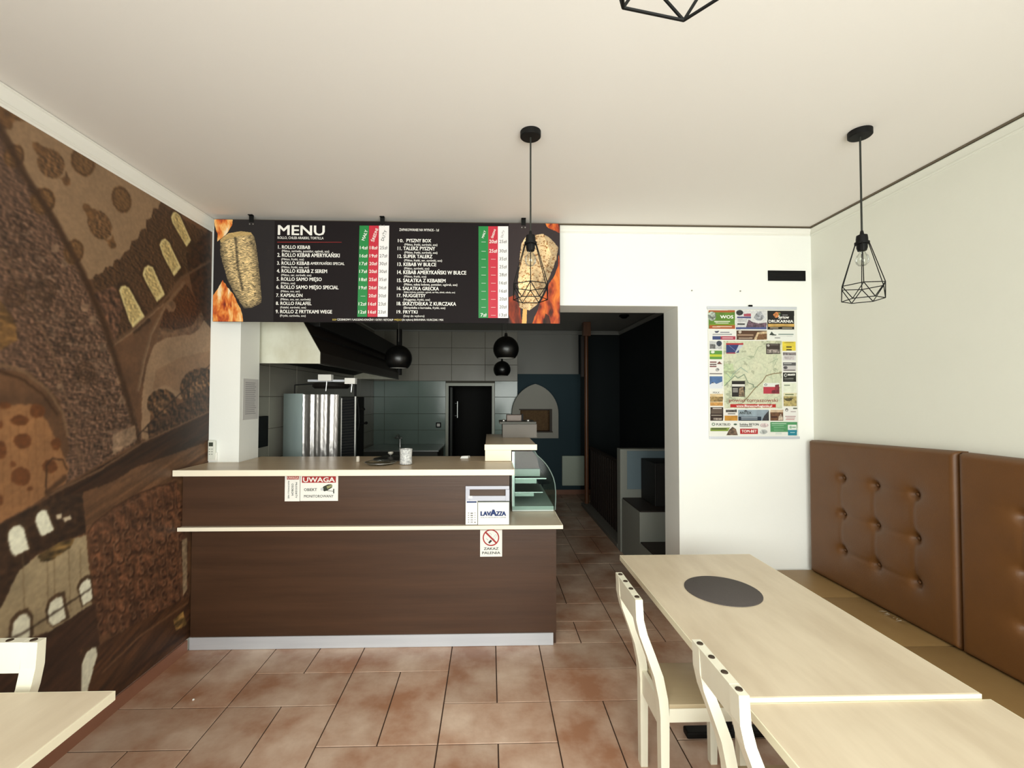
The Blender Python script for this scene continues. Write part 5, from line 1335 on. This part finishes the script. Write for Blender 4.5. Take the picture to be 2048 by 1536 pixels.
# ------------------------------------------------------------------ chairs
def make_chair():
    t = thing('dining_chair', 'cream wooden chair', 'chair')
    hw = .145
    spine = [(0.0, 0.0), (.0, .20), (.0, .40), (-.006, .47), (-.024, .56), (-.056, .65), (-.086, .73), (-.100, .79), (-.104, .873)]
    th = [.032, .034, .037, .038, .038, .036, .034, .032, .030]
    def post(y0, y1, yt0, yt1):
        m = MB(); n = len(spine); vs = []
        for k, ((x, z), w) in enumerate(zip(spine, th)):
            s = k / (n - 1); a = y0 + (yt0 - y0) * s; c = y1 + (yt1 - y1) * s
            vs += [(x - w / 2, a, z), (x + w / 2, a, z), (x + w / 2, c, z), (x - w / 2, c, z)]
        fs = [(0, 3, 2, 1), tuple(range(4 * n - 4, 4 * n))]
        for k in range(n - 1):
            for j in range(4): fs.append((4 * k + j, 4 * k + (j + 1) % 4, 4 * k + 4 + (j + 1) % 4, 4 * k + 4 + j))
        return m.add(vs, fs)
    mk('back_post', post(-hw, -hw + .040, -hw, -hw + .052), chair_m, t)
    mk('back_post', post(hw - .040, hw, hw - .052, hw), chair_m, t)
    def rail(z0, z1, x0a, x1a, y0, y1, thick):
        m = MB(); vs = []
        for z, x in ((z0, x0a), (z1, x1a)):
            vs += [(x - thick / 2, y0, z), (x + thick / 2, y0, z), (x + thick / 2, y1, z), (x - thick / 2, y1, z)]
        return m.add(vs, [(0, 3, 2, 1), (4, 5, 6, 7), (0, 1, 5, 4), (1, 2, 6, 5), (2, 3, 7, 6), (3, 0, 4, 7)])
    tr_ = mk('top_rail', rail(.775, .8735, -.097, -.1041, -hw + .051, hw - .051, .029), chair_m, t)
    for k in range(4):
        y = -.118 + k * .0787
        mk('dowel', MB().lathe([(0, .8760), (.0095, .8758), (.0105, .8738), (.0105, .868)], (-.1035, y, 0), 14), boltm, tr_)
    for y in (-hw + .004, hw - .036):
        m = MB(); m.add([(.312, y, 0), (.342, y, 0), (.342, y + .03, 0), (.312, y + .03, 0), (.306, y - .002, .425), (.346, y - .002, .425), (.346, y + .034, .425), (.306, y + .034, .425)], [(0, 3, 2, 1), (4, 5, 6, 7), (0, 1, 5, 4), (1, 2, 6, 5), (2, 3, 7, 6), (3, 0, 4, 7)])
        mk('leg', m, chair_m, t)
    mk('apron', MB().box(.02, .306, -hw + .004, -hw + .022, .375, .430), chair_m, t)
    mk('apron', MB().box(.02, .306, hw - .022, hw - .004, .375, .430), chair_m, t)
    mk('apron', MB().box(.318, .336, -hw + .036, hw - .036, .375, .430), chair_m, t)
    mk('apron', MB().box(-.010, .010, -hw + .040, hw - .040, .335, .440), chair_m, t)
    mk('seat', MB().box(.018, .352, -hw + .002, hw - .002, .4305, .449, .004), chair_seat, t, True)
    return t


ch1 = make_chair()
ch1.location = (.716, 1.985, 0.0); ch1['label'] = 'cream wooden chair on the far side at the mat table, by the passage'
ch1['group'] = 'cream dining chairs'
ch2 = copy_tree(ch1); ch2.location = (.812, 1.393, 0.0); ch2['label'] = 'nearest cream chair tucked in where the two pale tables meet'
ch3 = copy_tree(ch1); ch3.location = (-1.664, 1.488, 0.0); ch3.rotation_euler = (0, 0, math.radians(-90)); ch3['label'] = 'cream chair at bottom left behind the table corner by the mural'

# ------------------------------------------------------------------ bench and padded wall panels
bn = thing('wall_bench', 'long bench with tan leather seat along the right wall', 'bench', (2.14, 1.8, 0))
mk('base', MB().box(1.95, 2.42, .42, 3.285, .003, .335), mat('bench_base', (96, 62, 32), .6), bn)
sy = [.40, 1.12, 1.70, 2.27, 2.83, 3.29]
for a, c in zip(sy[:-1], sy[1:]):
    mk('seat_cushion', MB().box(1.915, 2.415, a + .0015, c - .0015, .336, .432, .016), tanleather, bn, True)


def padded(y_far, y_near, z_far, z_near, zb, ys, zs, label):
    XF = 2.350
    t = thing('padded_wall_panel', label, 'wall panel', (2.39, (y_far + y_near) / 2, zb), 'button-tufted panels above the bench')
    nu, nv = 110, 104
    vs = []
    for j in range(nv + 1):
        for i in range(nu + 1):
            s = i / nu; q = j / nv
            y = y_far + (y_near - y_far) * s
            zt_ = z_far + (z_near - z_far) * s
            z = zb + (zt_ - zb) * q
            eu = min(s, 1 - s) * (y_far - y_near); ev = min(q, 1 - q) * (zt_ - zb)
            e = min(eu, ev); r = .028
            x = XF + (r - math.sqrt(max(0, r * r - (r - min(e, r)) ** 2))) * 1.0
            d = 0
            for yb in ys:
                for z2 in zs:
                    rr = math.hypot(y - yb, z - z2)
                    if rr < .3: d += .030 * math.exp(-(rr / .028) ** 2) + .012 * math.exp(-(rr / .07) ** 2)
            # soft creases between the buttons
            for yb in ys:
                if zs[-1] - .02 < z < zs[0] + .02: d += .0035 * math.exp(-((y - yb) / .014) ** 2)
            for z2 in zs:
                if min(ys) - .02 < y < max(ys) + .02: d += .0035 * math.exp(-((z - z2) / .014) ** 2)
            vs.append((x + min(d, .045), y, z))
    fs = [(j * (nu + 1) + i, j * (nu + 1) + i + 1, (j + 1) * (nu + 1) + i + 1, (j + 1) * (nu + 1) + i) for j in range(nv) for i in range(nu)]
    m = MB().add(vs, fs)
    # sides back to the wall
    per = [j * (nu + 1) for j in range(nv + 1)] + [nv * (nu + 1) + i for i in range(1, nu + 1)] + [j * (nu + 1) + nu for j in range(nv - 1, -1, -1)] + [i for i in range(nu - 1, 0, -1)]
    k = len(m.v)
    for p in per: m.v.append((2.424, vs[p][1], vs[p][2]))
    for a in range(len(per)):
        c = (a + 1) % len(per); m.f.append((per[a], per[c], k + c, k + a))
    cu_ = mk('cushion', m, leather, t, 'all')
    for yb in ys:
        for z2 in zs:
            bm_ = MB(); 
            pr_ = [(0, -.006), (.008, -.0045), (.011, 0), (.009, .004)]
            bm_.lathe(pr_, (0, 0, 0), 12)
            bm_.v = [(XF + .034 + p[2] * 1.0, yb + p[0], z2 + p[1]) for p in bm_.v]
            mk('button', bm_, leather, cu_, 'all')


padded(3.262, 2.213, 1.388, 1.429, .434, (2.965, 2.705, 2.447), (1.163, .921, .680), 'brown button-tufted leather panel nearest the poster wall')
padded(2.205, 1.165, 1.425, 1.430, .434, (1.935, 1.675, 1.415), (1.170, .925, .685), 'brown button-tufted leather panel cut off by the right picture edge')
pc = MB(); c0 = (2.325, 2.56, .4335)
for k in range(9):
    a = k * .7; pc.add([(c0[0] - .02 + .014 * math.sin(a * 2), c0[1] + .07 - k * .017, c0[2] + .002), (c0[0] + .012, c0[1] + .075 - k * .017, c0[2] + .002 + .006 * abs(math.sin(a * 3))), (c0[0] + .016 * math.cos(a), c0[1] + .06 - k * .017, c0[2] + .014 * abs(math.sin(a * 2)) + .003)], [(0, 1, 2)])
tag(mk('plastic_scrap', pc, mat('scrap_pale', (206, 196, 180), .3), None, base=True), 'small pale crumpled wrapper lying on the bench against the panel', 'wrapper')
cr = MB().lathe([(0, .0), (.006, .001), (.007, .004), (.004, .008), (0, .009)], (-1.655, 2.607, .0005), 9)
tag(mk('crumb', cr, signw, None, 'all', base=True), 'tiny white crumb on the floor near the left wall', 'crumb')
